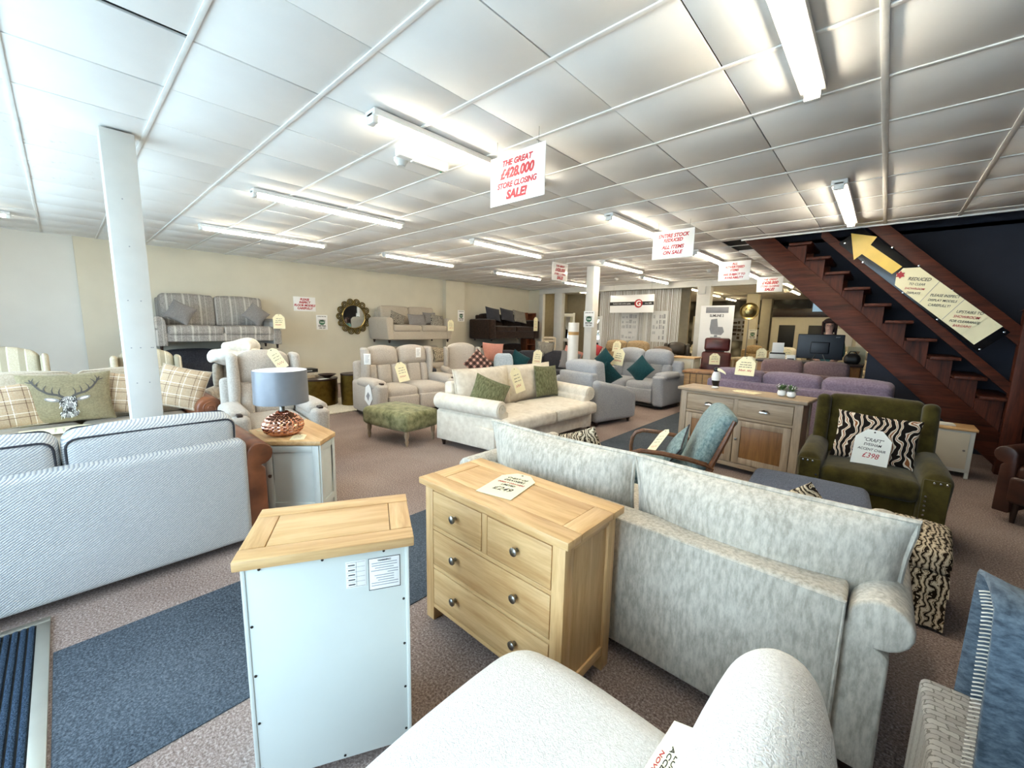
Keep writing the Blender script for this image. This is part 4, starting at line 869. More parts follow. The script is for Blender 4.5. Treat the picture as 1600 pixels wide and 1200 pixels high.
for i in range(R_+1):
    s_ = i/R_*(len(prof)-1); k = min(int(s_), len(prof)-2); f2 = s_-k; r = prof[k][0]*(1-f2)+prof[k+1][0]*f2; z = prof[k][1]*(1-f2)+prof[k+1][1]*f2
    rows.append([((r+(.005 if (j+(i+1)//2) % 2 else -.005))*cos(2*pi*(j+i*.5)/nn), (r+(.005 if (j+(i+1)//2) % 2 else -.005))*sin(2*pi*(j+i*.5)/nn), z) for j in range(nn)])
MB().quadgrid(rows, True).obj('base', 'copper', lp, smooth=False); MB().lathe([(.02, .185), (.02, .23), (.012, .24), (.012, .34)], 12).obj('neck', 'metal', lp)
sh = MB().lathe([(.192, .262), (.194, .262), (.190, .518), (.188, .518), (.188, .514), (.190, .264)], 48).obj('shade', 'shade_grey', lp); MB().lathe([(.1872, .517), (.1892, .263)], 48).obj('shade_lining', 'shade_in', sh); MB().tube([(.187*cos(a*pi/3), .187*sin(a*pi/3), .505) if a % 2 == 0 else (0, 0, .50) for a in range(6)], .002, 4).obj('shade_ring', 'metal', sh)
MB().tube([(-.05, -.06, .012), (-.14, -.1, .008), (-.2, -.09, .004), (-.25, -.12, .004)], .003, 5).obj('cable', 'card', lp)
price_tag('small cream card tag under the copper lamp', (-3.30, 1.17, .6018), .1, .16, rz=60, flat=True, seed=40)
recliner('recliner_chair', 'stone grey recliner armchair behind the table lamp', 'armchair', (-4.83, 1.46), 84, .90, .94, 'grey_recliner', h=1.15, aw=.18, ah=.62)
price_tag('cream price tag hanging on the recliner armchair headrest', (-4.96, 1.58, 1.08), .115, .25, lean=14, rz=84, roll=28, seed=41)
recliner('recliner_sofa', 'stone grey two seat recliner sofa behind the green footstool', 'sofa', (-5.93, 3.86), 86, 1.52, .96, 'grey_recliner', h=1.10, aw=.2, ah=.6, n=2)
price_tag('cream price tag propped on the two seat recliner sofa', (-5.83, 3.72, .70), .20, .33, lean=18, rz=86, roll=8, seed=42)
for lb, loc, rt in (('white care label on the left wing of the recliner sofa', (-5.93, 3.17, .93), 60), ('white care label on the right headrest of the recliner sofa', (-5.935, 4.12, 1.0), 86)):
    t = thing('care_label', lb, 'label', loc, rt); MB().box(-.05, .05, -.002, .002, -.085, .085, .001).obj('card', 'paper', t); wr = MB()
    for k in range(6): wr.cube(-.035, .03-.008*(k % 3), -.0032, -.0022, .05-.02*k, .056-.02*k)
    wr.obj('print_lines', 'grey_print', t, smooth=False)
t = thing('swing_tag', 'white printed tag hanging on the recliner sofa side', 'label', (-5.72, 3.055, .40), 8); MB().prism([(-.09, -.08), (.02, -.17), (.10, -.05), (.06, .12), (.02, .17), (-.06, .12)], -.002, .002).obj('card', 'paper', t); MB().prism([(-.05, -.02), (0, -.09), (.04, 0), (.0, .05)], -.0032, -.0022).obj('picture', 'grey_print', t)
t = thing('footstool', 'mottled green footstool with turned legs behind the cream sofa', 'footstool', (-4.56, 2.88, 0), 8); MB().rbox((0, 0, .30), (.86, .58, .22), .06, 4, 4, (.0, .0, .04)).obj('cushion_top', 'green_stool', t)
for sx in (-1, 1):
    for sy in (-1, 1): MB().lathe([(.014, 0), (.02, .03), (.026, .06), (.018, .08), (.03, .13), (.026, .2)], 12, (sx*.36, sy*.22, 0)).obj('turned_leg', 'greyoak_Z', t)
# cream sofa in the middle
sofa('sofa', 'cream velvet sofa with curved front in the middle of the showroom', 'sofa', (-3.52, 4.10), 88, 2.28, 1.02, 'cream_velvet', 'scroll', rr=.10, aw=.24, ah=.66, bh=.78, top=.94, toe=-9, crown=.14, knife=True, ct=.2, lift=.07)
cushion('green chenille cushion slumped in the near corner of the cream sofa', 'green_chenille', (-3.42, 3.36, .66), (.44, .44, .16), 60, 24, 24); cushion('green chenille cushion standing at the far end of the cream sofa', 'green_chenille', (-3.60, 4.72, .70), (.46, .46, .17), 84, 12, 2)
price_tag('cream price tag on the cream velvet sofa', (-3.60, 4.08, .77), .19, .34, lean=16, rz=86, roll=10, seed=50)
# blue grey recliners
recliner('recliner_sofa', 'blue grey two seat recliner sofa facing the camera', 'sofa', (-3.62, 7.72), -4, 1.62, .95, 'blue_grey', h=1.07, aw=.22, ah=.66, n=2, knob=False, wing=False)
price_tag('cream price tag on the blue grey recliner sofa back', (-3.98, 7.62, .90), .26, .34, lean=12, rz=-4, roll=-4, seed=51)
cushion('dark teal cushion at the right of the blue recliner sofa', 'teal_dark', (-3.42, 7.46, .70), (.42, .42, .15), -4, 16, 40); cushion('dark teal cushion behind the blue armchair back', 'teal_dark', (-3.36, 6.05, .72), (.38, .38, .14), 200, 24, 38); cushion('dark teal cushion at the left end of the blue recliner sofa', 'teal_dark', (-4.18, 7.40, .86), (.34, .34, .13), -4, 12, 42)
sofa('armchair', 'blue grey armchair with sloping arms seen from behind', 'armchair', (-3.42, 5.80), 168, .98, .95, 'blue_grey', 'slope', aw=.15, ah=.62, bh=.80, top=.98, nb=1, ns=1, ct=.24, piping=False)
# stag cushion and its neighbours
sgc = cushion('olive cushion printed with a stag head on the beige sofa', 'olive_plain', (-5.66, -.02, .735), (.62, .48, .17), 90, 14, 0)
def surf(u, v):
    a, b = u/(.31), v/(.24); a = max(-.98, min(.98, a)); b = max(-.98, min(.98, b)); th = .085*(max(0, (1-abs(a)**2.2)*(1-abs(b)**2.2)))**.55
    return (u, -th-.0025, v)
def ribbon(mb, pts, w0, w1):
    L = len(pts)
    for i in range(L-1):
        (x0, y0), (x1, y1) = pts[i], pts[i+1]; d = hypot(x1-x0, y1-y0); nx, ny = -(y1-y0)/d, (x1-x0)/d
        for q in range(4):
            a, b = q/4, (q+1)/4; wa, wb = [(w0+(w1-w0)*(i+s)/(L-1))/2 for s in (a, b)]
            A = (x0+(x1-x0)*a, y0+(y1-y0)*a); B_ = (x0+(x1-x0)*b, y0+(y1-y0)*b)
            mb.add([surf(A[0]+nx*wa, A[1]+ny*wa), surf(A[0]-nx*wa, A[1]-ny*wa), surf(B_[0]-nx*wb, B_[1]-ny*wb), surf(B_[0]+nx*wb, B_[1]+ny*wb)], [(0, 1, 2, 3)])
def blob(mb, cx, cy, rx, ry, tilt=0, n=16, k=4):
    for j in range(k):
        for i in range(n):
            Q = []
            for (rr, a) in ((j/k, i), ((j+1)/k, i), ((j+1)/k, i+1), (j/k, i+1)):
                t_ = 2*pi*a/n; x, y = rx*rr*cos(t_), ry*rr*sin(t_); Q.append(surf(cx+x*cos(tilt)-y*sin(tilt), cy+x*sin(tilt)+y*cos(tilt)))
            mb.add(Q, [(0, 1, 2, 3)])
an = MB()
for s in (-1, 1):
    ribbon(an, [(s*.025, -.005), (s*.06, .02), (s*.12, .04), (s*.17, .085), (s*.205, .14), (s*.225, .18)], .022, .010)
    for a, b in (((.05, .015), (.04, .085)), ((.09, .03), (.085, .10)), ((.145, .06), (.125, .12)), ((.19, .11), (.16, .165)), ((.205, .14), (.195, .195)), ((.21, .15), (.25, .165))): ribbon(an, [(s*a[0], a[1]), (s*(a[0]*.5+b[0]*.5+.008), (a[1]+b[1])/2), (s*b[0], b[1])], .013, .003)
an.obj('antler_print', 'antler_ink', sgc, smooth=False)
hd = MB(); blob(hd, 0, -.055, .058, .06); blob(hd, 0, -.12, .044, .05); blob(hd, 0, -.16, .06, .035); blob(hd, -.10, -.02, .05, .018, -.3); blob(hd, .10, -.02, .05, .018, .3); hd.obj('stag_head_print', 'stag_grey', sgc, smooth=False)
def surf2(u, v): x, y, z = _s(u, v); return (x, y-.0015, z)
_s = surf; surf = surf2
rn = random.Random(5); lt = MB(); dk = MB()
for q in range(150):
    b = rn.uniform(-.185, 0); hw = .055 if b > -.1 else (.042 if b > -.13 else .058); a = rn.uniform(-hw, hw); ribbon(lt if rn.random() < .45 else dk, [(a, b), (a*1.08+rn.uniform(-.006, .006), b-rn.uniform(.01, .024))], .005, .002)
for s in (-1, 1): blob(lt, s*.105, -.018, .03, .008, s*.3)
for s in (-1, 1): blob(dk, s*.036, -.045, .013, .009); ribbon(dk, [(s*.02, -.02), (s*.045, -.028), (s*.058, -.05)], .006, .003)
blob(dk, 0, -.118, .022, .014); ribbon(dk, [(-.03, -.142), (0, -.136), (.03, -.142)], .006, .006)
lt.obj('white_fur_print', 'card_white', sgc, smooth=False); dk.obj('dark_fur_print', 'ink', sgc, smooth=False)
cushion('tan check cushion left of the stag cushion', 'check_cushion', (-5.62, -.40, .70), (.44, .40, .16), 96, 16, -4, piping='beige_plain'); cushion('tan check cushion tucked behind the stag cushion', 'check_cushion', (-5.74, .40, .72), (.42, .42, .15), 84, 14, 10, piping='beige_plain'); cushion('tan check cushion leaning on the leather arm of the beige sofa', 'check_cushion', (-5.58, .82, .755), (.45, .45, .18), 62, 14, 14, piping='beige_plain'); cushion('plain cream cushion beside the pillar on the beige sofa', 'beige_plain', (-5.76, .62, .74), (.42, .42, .15), 78, 12, -6)
t = thing('price_tag', 'large cream card lying on the beige sofa seat', 'price tag', (-5.42, -.12, .475), 0, 'handwritten price tags'); MB().prism([(-.16, -.22), (.1, -.22), (.16, .1), (.06, .24), (-.08, .24), (-.16, .16)], 0, .004, 'xy').obj('card', 'card', t); scribble([(0, 0, .2, .02), (0, .05, .16, .02)], 'ink', t, .0052, seed=4)
wing_chair('wing_chair', 'striped wing chair at the far left edge', (-7.4, -.52), 90, 'stripe_chair', .85, .8, 1.10, 'striped wing chairs'); wing_chair('wing_chair', 'striped wing chair standing behind the pillar', (-7.1, .72), 86, 'stripe_chair', .8, .8, 1.06, 'striped wing chairs')
wing_chair('wing_chair', 'damask patterned armchair between the pillar and the recliner', (-6.35, 1.55), 60, 'damask', .72, .7, .98)
t = thing('quilt', 'cream quilted throw heaped over the damask armchair', 'throw', (-6.42, 1.55, .985), 60)
def fq(o, tt): return [o[0]+.03*sin(o[1]*18), o[1]+.03*sin(o[0]*15), o[2]+.035*sin(o[0]*14)*cos(o[1]*16)]
MB().rbox((0, .05, .03), (.60, .42, .13), .06, 4, 8, (0, 0, .04), fq).obj('lower_fold', 'quilt', t); MB().rbox((.05, .06, .15), (.34, .28, .11), .05, 4, 6, (0, 0, .05), fq).obj('upper_fold', 'quilt', t)
# sofas stacked along the left wall
sofa('sofa', 'charcoal sofa carrying the grey tartan sofa', 'sofa', (-9.32, 2.0), 90, 2.0, .9, 'charcoal', 'block', aw=.2, ah=.75, bh=.9, top=.95, base_z=0, piping=False)
sofa('sofa', 'grey tartan scroll arm sofa stacked high against the wall', 'sofa', (-9.35, 2.0), 90, 2.02, .9, 'tartan_grey', 'scroll', aw=.2, ah=.58, bh=.92, top=1.0, sh=.42, base_z=.95, lift=.13, lean=6)
cushion('grey cushion at the left of the stacked tartan sofa', 'grey_cushion', (-9.12, 1.42, 1.60), (.36, .36, .13), 90, 20, 30); cushion('grey cushion at the right of the stacked tartan sofa', 'grey_cushion', (-9.12, 2.58, 1.60), (.36, .36, .13), 90, 20, 42)
price_tag('cream price tag on the arm of the stacked tartan sofa', (-8.86, 2.90, 1.48), .21, .28, lean=2, rz=86, seed=60)
sofa('sofa', 'beige sofa on the floor below another beige sofa', 'sofa', (-9.3, 6.45), 90, 2.0, .9, 'stone_fabric', 'block', aw=.18, ah=.6, bh=.78, top=.88, piping=False)
sofa('sofa', 'beige sofa stacked on top of another beside the mirror', 'sofa', (-9.34, 6.30), 90, 2.05, .92, 'stone_fabric', 'flare', aw=.2, ah=.64, bh=.80, top=.94, sh=.44, base_z=1.0, lift=.06)
for lb, m_, loc, rl in (('floral cushion at the left of the stacked beige sofa', 'floral', (-9.12, 5.72, 1.60), 20), ('taupe cushion in the middle of the stacked beige sofa', 'grey_cushion', (-9.08, 6.28, 1.58), 0), ('taupe cushion behind the floral one on the stacked beige sofa', 'grey_cushion', (-9.16, 6.74, 1.64), 0), ('floral cushion at the right of the stacked beige sofa', 'floral', (-9.05, 6.90, 1.58), 8)): cushion(lb, m_, loc, (.42 if 'middle' not in lb else .55, .32, .13), 90, 16, rl)
price_tag('cream price tag on the stacked beige sofa', (-8.86, 7.22, 1.46), .2, .3, lean=2, rz=88, seed=61); cushion('olive leaf cushion on the lower beige sofa', 'ikat_small', (-8.98, 6.95, .66), (.45, .4, .14), 90, 16, 0)
sofa('sofa', 'dark brown velvet sofa on the floor under the stacked one', 'sofa', (-9.2, 9.9), 90, 2.3, .95, 'brown_velvet', 'block', aw=.25, ah=.62, bh=.78, top=.88, piping=False)
sofa('sofa', 'dark brown velvet sofa stacked high near the bookcase', 'sofa', (-9.25, 9.85), 90, 2.4, .95, 'brown_velvet', 'block', aw=.28, ah=.66, bh=.8, top=.86, base_z=1.0, piping=False)
for lb, m_, y, z in (('black cushion at the left on the stacked brown sofa', 'black', 9.15, 1.83), ('black cushion in the middle of the stacked brown sofa', 'black', 9.8, 1.82), ('floral cushion on the stacked brown sofa', 'floral', 10.42, 1.78)): cushion(lb, 'charcoal' if m_ == 'black' else m_, (-9.15, y, z), (.6, .42, .16), 90, 20, 8)
price_tag('narrow cream price tag on the stacked brown sofa', (-8.72, 10.75, 1.55), .2, .46, lean=0, rz=88, seed=62)
bk_ = thing('bookcase', 'brown wooden bookcase in the back left corner', 'bookcase', (-9.6, 11.42, 0), 90)
for s in (-1, 1): MB().box(s*.24, s*.22, -.15, .15, 0, 1.95, .003).obj('side_panel', 'bookcase_wood', bk_)
for k in range(6): MB().box(-.22, .22, -.15, .14, .06+.37*k, .082+.37*k, .002).obj('shelf', 'bookcase_wood', bk_)
MB().box(-.22, .22, .13, .145, .05, 1.94, .001).obj('back_board', 'bookcase_wood', bk_)
# brass drum tables, books, bowl, rug
tag(MB().rbox((-7.15, 3.30, .012), (1.3, 1.5, .024), .01, 2).obj('rug', 'rug_cream'), 'pale cream shag rug under the brass drum tables', 'rug')
for x, y, r, h, lb in ((-7.45, 3.02, .32, .47, 'wide brass drum coffee table on the cream rug'), (-7.05, 3.46, .19, .56, 'tall narrow brass drum side table on the cream rug')):
    t = thing('drum_table', lb, 'table', (x, y, .024)); MB().lathe([(r, 0), (r*1.0, h*.1), (r*1.03, h*.5), (r, h-.03), (r, h-.025)], 40).obj('drum', 'brass', t); MB().lathe([(r*1.03, h-.025), (r*1.03, h), (0, h)], 40).obj('table_top', 'dark_foot', t)
t = thing('bowl', 'shallow dark bowl on the brass coffee table', 'bowl', (-7.36, 3.15, .496)); MB().lathe([(.05, 0), (.06, .01), (.15, .06), (.155, .065), (.145, .062), (.05, .016), (0, .016)], 28).obj('bowl', 'dark_foot', t)
for k, (h, m_, lb) in enumerate(((.05, 'pale_wood', 'bottom pale book in the stack on the coffee table'), (.045, 'rug_cream', 'middle cream book in the stack on the coffee table'), (.06, 'black', 'top black book with white title on the coffee table'))):
    z = .496+(.0, .052, .099)[k]; t = thing('book', lb, 'book', (-7.58, 2.86, z), 96, 'books on the coffee table'); MB().box(-.17, .17, -.12, .12, 0, .004, .001).box(-.17, .17, -.12, .12, h-.004, h, .001).box(-.17, .17, -.12, -.115, 0, h, .001).obj('cover', m_, t); MB().box(-.165, .165, -.115, .117, .004, h-.004, .001).obj('pages', 'card_white', t)
    if k == 2: text('INTERIORS', .028, 'paper', t, (0, -.1212, h/2), 'lettering', 0, 0, (radians(90), 0, 0))
t = thing('envelope', 'white leaflet at the edge of the coffee table', 'paper', (-7.22, 3.02, .4955), 100); MB().box(-.09, .09, -.04, .04, 0, .003, .001).obj('sheet', 'paper', t)
# centre back left group
wing_chair('wing_chair', 'oatmeal winged armchair holding the pink check cushion', (-6.45, 5.62), 62, 'grey_recliner', .86, .85, 1.08); cushion('pink and black check cushion set on its corner', 'pink_check', (-6.13, 5.72, .70), (.46, .46, .15), 62, 16, 45)
t = sofa('armchair', 'small black armchair in front of the lower beige sofa', 'armchair', (-7.45, 5.25), 150, .6, .6, 'charcoal', 'block', aw=.1, ah=.55, bh=.7, top=.75, nb=1, ns=1, piping=False)
t = thing('wooden_stool', 'small orange wooden stool beside the lower beige sofa', 'stool', (-8.3, 5.95, 0), 90); MB().box(-.2, .2, -.15, .15, .40, .44, .004).obj('seat', 'trunk_wood', t)
for sx in (-1, 1):
    for sy in (-1, 1): MB().box(sx*.19, sx*.155, sy*.14, sy*.105, 0, .4, .003).obj('leg', 'trunk_wood', t)
t = thing('round_chair', 'pale blue fluffy chair with round back', 'chair', (-6.05, 6.42, 0), 50); MB().rbox((0, .2, .66), (.44, .14, .44), .069, 6, 4, (0, .02, 0), lambda o, tt: [o[0]*sqrt(max(.25, 1-.45*tt[2]**2)), o[1], o[2]]).obj('backrest', 'ice_blue', t); MB().rbox((0, -.03, .38), (.52, .5, .18), .08, 4, 3).obj('seat', 'ice_blue', t)
for s in (-1, 1):
    MB().rbox((s*.27, .0, .50), (.13, .42, .18), .06, 3, 3).obj('arm', 'ice_blue', t)
    for sy in (-1, 1): MB().lathe([(.014, 0), (.02, .3)], 10, (s*.2, sy*.18, 0)).obj('leg', 'walnut', t)
t = sofa('sofa', 'charcoal tufted sofa behind the cream velvet sofa', 'sofa', (-6.2, 7.55), 52, 2.1, .9, 'charcoal', 'block', aw=.16, ah=.62, bh=.8, top=.90, nb=3, ns=3, piping=False)
for lb, m_, loc, sz, rl in (('coral cushion at the left of the charcoal sofa', 'coral', (-6.72, 6.72, .86), .5, 4), ('coral cushion at the right end of the charcoal sofa', 'coral', (-5.28, 7.86, .80), .46, 24), ('grey cushion leaning on the right coral cushion', 'grey_cushion', (-5.12, 7.55, .74), .46, 14), ('dark teal cushion in the charcoal sofa corner', 'teal_dark', (-6.1, 6.95, .70), .42, 30), ('black and white floral cushion above the charcoal sofa', 'floral', (-6.15, 7.98, .92), .44, 6), ('taupe cushion at the far left of the charcoal sofa', 'grey_cushion', (-6.9, 6.5, .76), .5, 0)): cushion(lb, m_, loc, (sz, sz*.9, .15), 52, 14, rl)
price_tag('cream price tag standing against the charcoal sofa', (-5.78, 7.22, .78), .20, .36, lean=10, rz=46, roll=-8, seed=70)
t = thing('rolled_rug', 'upright carpet roll wrapped in white plastic with brown tape', 'carpet roll', (-4.33, 6.47, 0)); MB().lathe([(.098, 0), (.1, .01), (.1, 1.565), (.095, 1.57), (.03, 1.57), (.03, 1.55)], 24).obj('roll', 'wrap', t); MB().lathe([(.1015, 1.34), (.1015, 1.40)], 24).obj('tape_band', 'tape', t)
# ------------------------------------------------------------------ back of the showroom
t = thing('cabinet', 'cream painted cabinet with oak top right of the blue sofa', 'cabinet', (-2.98, 8.62, 0), 0)
MB().box(-.24, .24, -.22, .22, .90, .93, .004).obj('top', 'oak_X', t); MB().box(-.22, .22, -.2, .2, .06, .90, .003).obj('body', 'paint_cream', t)
for s in (-1, 1):
    MB().box(s*.222, s*.228, -.15, .15, .14, .84, .002).obj('side_frame', 'paint_cream', t)
    for sy in (-1, 1): MB().box(s*.22, s*.16, sy*.2, sy*.14, 0, .07, .002).obj('foot', 'paint_cream', t)
d_ = MB().box(-.18, .18, -.212, -.2, .12, .62, .002).obj('door', 'paint_cream', t); MB().lathe([(.006, 0), (.012, .015), (0, .02)], 10, mtx=T(.14, -.212, .4, 90)).obj('knob', 'metal', d_)
d_ = MB().box(-.18, .18, -.212, -.2, .65, .86, .002).obj('drawer', 'paint_cream', t); MB().lathe([(.006, 0), (.012, .015), (0, .02)], 10, mtx=T(0, -.212, .76, 90)).obj('knob', 'metal', d_)
t = thing('trunk', 'low wooden slatted trunk with dark top behind the purple sofa', 'trunk', (-2.36, 7.72, 0), 6)
MB().box(-.29, .29, -.24, .24, .72, .76, .004).obj('lid', 'oak_dark', t); MB().box(-.26, .26, -.21, .21, .05, .72, .003).obj('body', 'dark_foot', t)
for k in range(5): MB().box(-.255+.103*k, -.160+.103*k, -.225, -.21, .06, .71, .003).obj('slat', 'trunk_wood', t)
for k in range(4): MB().box(.26, .272, -.2+.1*k, -.108+.1*k, .06, .71, .003).obj('slat', 'trunk_wood', t)
t = thing('swivel_recliner', 'maroon leather swivel recliner in front of the tall banner', 'armchair', (-2.62, 9.35, 0), 14)
MB().rbox((0, 0, 0), (.58, .16, .46), .05, 3, 3, (0, .03, 0), None, T(0, .22, .78, -12)).obj('backrest', 'maroon_leather', t); MB().rbox((0, 0, 0), (.50, .15, .28), .05, 3, 3, (0, .03, 0), None, T(0, .30, 1.17, -8)).obj('headrest', 'maroon_leather', t); MB().rbox((0, -.05, .48), (.56, .56, .16), .06, 3, 3, (0, 0, .03)).obj('seat_cushion', 'maroon_leather', t)
for s in (-1, 1): MB().rbox((s*.34, -.02, .56), (.1, .54, .26), .045, 3, 2).obj('arm', 'maroon_leather', t)
MB().lathe([(.28, 0), (.28, .02), (.05, .05), (.04, .4)], 24).obj('swivel_base', 'dark_foot', t)
price_tag('cream price tag on the maroon swivel recliner', (-2.6, 9.22, .88), .2, .24, lean=14, rz=14, seed=80)
recliner('recliner_chair', 'brown leather recliner behind the cream cabinet', 'armchair', (-3.78, 9.55), 40, .9, .9, 'taupe_leather', h=1.05, aw=.2, ah=.66, knob=False, wing=False)
recliner('recliner_chair', 'dark olive leather recliner in front of the string curtain', 'armchair', (-3.98, 10.75), 20, .85, .9, 'dark_leather', h=1.12, aw=.18, ah=.6, knob=False)
recliner('recliner_sofa', 'tan leather recliner sofa in front of the string curtain', 'sofa', (-5.45, 10.6), 0, 1.72, .95, 'tan_recliner', h=1.12, aw=.2, ah=.64, n=2, knob=False, wing=False)
price_tag('cream price tag on the tan recliner sofa', (-5.45, 10.3, .98), .24, .3, lean=14, rz=0, seed=81); cushion('small red cushion at the left of the tan recliner sofa', 'red_sign', (-5.98, 10.12, .86), (.3, .3, .11), 0, 14, 20)
recliner('recliner_chair', 'grey green recliner behind the maroon chair', 'armchair', (-3.75, 12.4), 10, .85, .9, 'dark_green_cover', h=1.2, aw=.18, ah=.65, knob=False)
# string curtain
cr = MB(); rn = random.Random(11)
for k in range(120):
    x = -6.95+2.56*k/119+rn.uniform(-.006, .006); wd = rn.uniform(.006, .014); y = 11.86+rn.uniform(-.02, .02)
    cr.cube(x-wd/2, x+wd/2, y-.001, y+.001, .12+rn.uniform(0, .1), 2.62)
c_ = cr.obj('string_curtain', 'paper', smooth=False); c_['kind'] = 'stuff'; c_['label'] = 'pale string curtain hanging from the white beam'; c_['category'] = 'curtain'
t = thing('brand_sign', 'wide white hanging sign with red disc and letter G', 'sign', (-5.69, 11.5, 2.2), 0)
MB().box(-.70, .70, -.01, .01, -.26, .26, .003).obj('board', 'sign_board', t); MB().box(-.70, .70, -.013, -.0105, -.045, .06, .001).obj('black_band', 'black', t)
MB().lathe([(.125, 0), (.125, .006)], 32, mtx=T(.235, -.0135, .005, 90)).obj('red_disc', 'red_sign', t); text('G', .22, 'paper', t, (.235, -.0215, .0), 'lettering', 0, .006, (radians(90), 0, 0))
text('furniture made comfort quality', .05, 'paper', t, (-.30, -.0155, .005), 'lettering', 0, 0, (radians(90), 0, 0), squeeze=.92); text('since 1898', .05, 'paper', t, (.53, -.0155, .005), 'lettering', 0, 0, (radians(90), 0, 0), squeeze=.92)
for s in (-1, 1): MB().tube([(s*.6, 0, .25), (s*.6, 0, .583)], .003, 5).obj('wire', 'metal', t)
d_ = struct(MB().box(-5.72, -5.60, 12.44, 12.5, 0, 2.2, .004).obj('trim_2', 'paint_cream', smooth=False), 'pale door jamb behind the string curtain')
def room_poster(lb, x, y, z, w_, h_, rz=0, dark=False):
    p = thing('framed_poster', lb, 'poster', (x, y, z), rz); MB().box(-w_/2, w_/2, -.008, .008, -h_/2, h_/2, .002).obj('sheet', 'paper' if not dark else 'grey_print', p)
    g = MB(); rn = random.Random(int(x*100))
    for i in range(4):
        for j in range(5):
            if rn.random() < .75: g.cube(-w_*.42+w_*.21*i, -w_*.42+w_*.21*i+w_*rn.uniform(.1, .19), -.0105, -.0085, -h_*.42+h_*.17*j, -h_*.42+h_*.17*j+h_*rn.uniform(.06, .14))
    g.obj('picture_print', 'grey_print' if not dark else 'dark_foot', p, smooth=False)['kind'] = 'stuff'
room_poster('framed leaflet left of the door jamb behind the curtain', -6.2, 12.48, 1.55, .62, .95); room_poster('framed leaflet right of the door jamb behind the curtain', -5.2, 12.48, 1.55, .5, .95); room_poster('pale poster on the leaf wallpaper left of the banner', -6.15, 20.48, 1.5, 1.5, 1.2); room_poster('dark picture on the leaf wallpaper left of the banner', -4.75, 20.48, 1.5, .9, 1.0, dark=True); room_poster('dark red picture on the leaf wallpaper right of the banner', -4.0, 20.46, 1.3, .9, .9, dark=True)
# tall banner
t = thing('banner', 'tall white pull up banner picturing a recliner chair', 'banner', (-3.13, 10.95, 0), 0)
MB().box(-.385, .385, -.004, .004, .06, 2.08, .001).obj('panel', 'paper', t); MB().rbox((0, 0, .04), (.82, .18, .08), .02, 2).obj('base', 'metal', t)
MB().box(-.26, .26, -.007, -.0045, 1.90, 2.04, .0005).obj('logo_block', 'grey_print', t); text('SLIMLINE 2', .085, 'ink', t, (0, -.0055, 1.83), 'lettering', 0, .002, (radians(90), 0, 0), squeeze=.8)
g = MB().prism([(-.12, 1.74), (.02, 1.76), (.05, 1.56), (.16, 1.56), (.2, 1.44), (.14, 1.36), (-.1, 1.38), (-.14, 1.5)], -.0075, -.0045).prism([(-.02, 1.36), (.05, 1.36), (.05, 1.31), (-.02, 1.31)], -.0075, -.0045).prism([(-.12, 1.29), (.15, 1.29), (.12, 1.31), (-.1, 1.31)], -.0075, -.0045); g.obj('chair_picture', 'grey_print', t, smooth=False)
for k in range(5): bl = MB().box(-.2, .25, -.007, -.0045, 1.08-.16*k, 1.225-.16*k, .0005).obj('feature_block', 'black', t); scribble([(-.06, 0, .2, .03)], 'paper', bl, 0, seed=k, th=.012).matrix_local = T(0, -.0085, 1.15-.16*k, 90)
# gold dish lamp on a stand
t = thing('floor_lamp', 'round gold dish lamp on a thin stand in the back room', 'lamp', (-2.56, 11.6, 0), 0)
MB().lathe([(.14, 0), (.14, .02), (.012, .03), (.01, 1.98)], 20).obj('stand', 'metal', t); MB().lathe([(.0, -.02), (.1, -.012), (.17, .0), (.21, .03), (.205, .036), (.16, .012), (.1, .03), (.09, .05), (.05, .06), (0, .064)], 32, mtx=T(0, -.04, 1.96, 90, 0, 14)).obj('dish', 'gold', t)
# sales counter with staff member
ct = thing('sales_counter', 'dark sales counter behind the mauve sofa', 'counter', (-.95, 8.75, 0), 0); MB().box(-.75, .75, -.25, .3, .94, .98, .004).obj('worktop', 'dark_foot', ct); MB().box(-.72, .72, -.22, .27, 0, .94, .003).obj('body', 'oak_dark', ct)
mo = thing('monitor', 'large black computer monitor seen from behind on the counter', 'monitor', (-.80, 8.70, .98), 4)
MB().rbox((0, 0, .26), (.64, .035, .42), .012, 2).obj('screen_housing', 'screen_back', mo); MB().box(-.31, .31, .018, .02, .06, .46, .0005).obj('screen', 'tv_screen', mo); MB().rbox((0, -.025, .24), (.26, .04, .2), .015, 2).obj('rear_cover', 'screen_back', mo)
for s in (-1, 1): MB().tube([(s*.05, -.03, .13), (s*.1, -.06, .02), (s*.12, -.09, .006)], .007, 6).obj('stand_leg', 'metal', mo)
text('acer', .035, 'grey_print', mo, (.23, -.0185, .43), 'lettering', 0, 0, (radians(90), 0, 0))
# person: one skin-modifier body
pe = thing('person', 'person with dark hair and glasses in teal top behind the monitor', 'person', (-.74, 9.16, 0), 4)
vs = [(0, .02, .92), (0, .03, 1.10), (0, .02, 1.28), (0, .0, 1.40), (0, -.015, 1.475), (0, -.03, 1.53), (0, -.04, 1.60), (0, -.03, 1.665),
      (.10, .02, 1.375), (.185, .02, 1.345), (.225, -.02, 1.10), (.15, -.24, 1.02), (.10, -.31, 1.0), (-.10, .02, 1.375), (-.185, .02, 1.345), (-.225, -.02, 1.10), (-.15, -.24, 1.02), (-.10, -.31, 1.0),
      (.09, .02, .88), (.10, .0, .48), (.10, .03, .08), (.10, -.12, .04), (-.09, .02, .88), (-.10, .0, .48), (-.10, .03, .08), (-.10, -.12, .04)]
es = [(0, 1), (1, 2), (2, 3), (3, 4), (4, 5), (5, 6), (6, 7), (3, 8), (8, 9), (9, 10), (10, 11), (11, 12), (3, 13), (13, 14), (14, 15), (15, 16), (16, 17), (0, 18), (18, 19), (19, 20), (20, 21), (0, 22), (22, 23), (23, 24), (24, 25)]
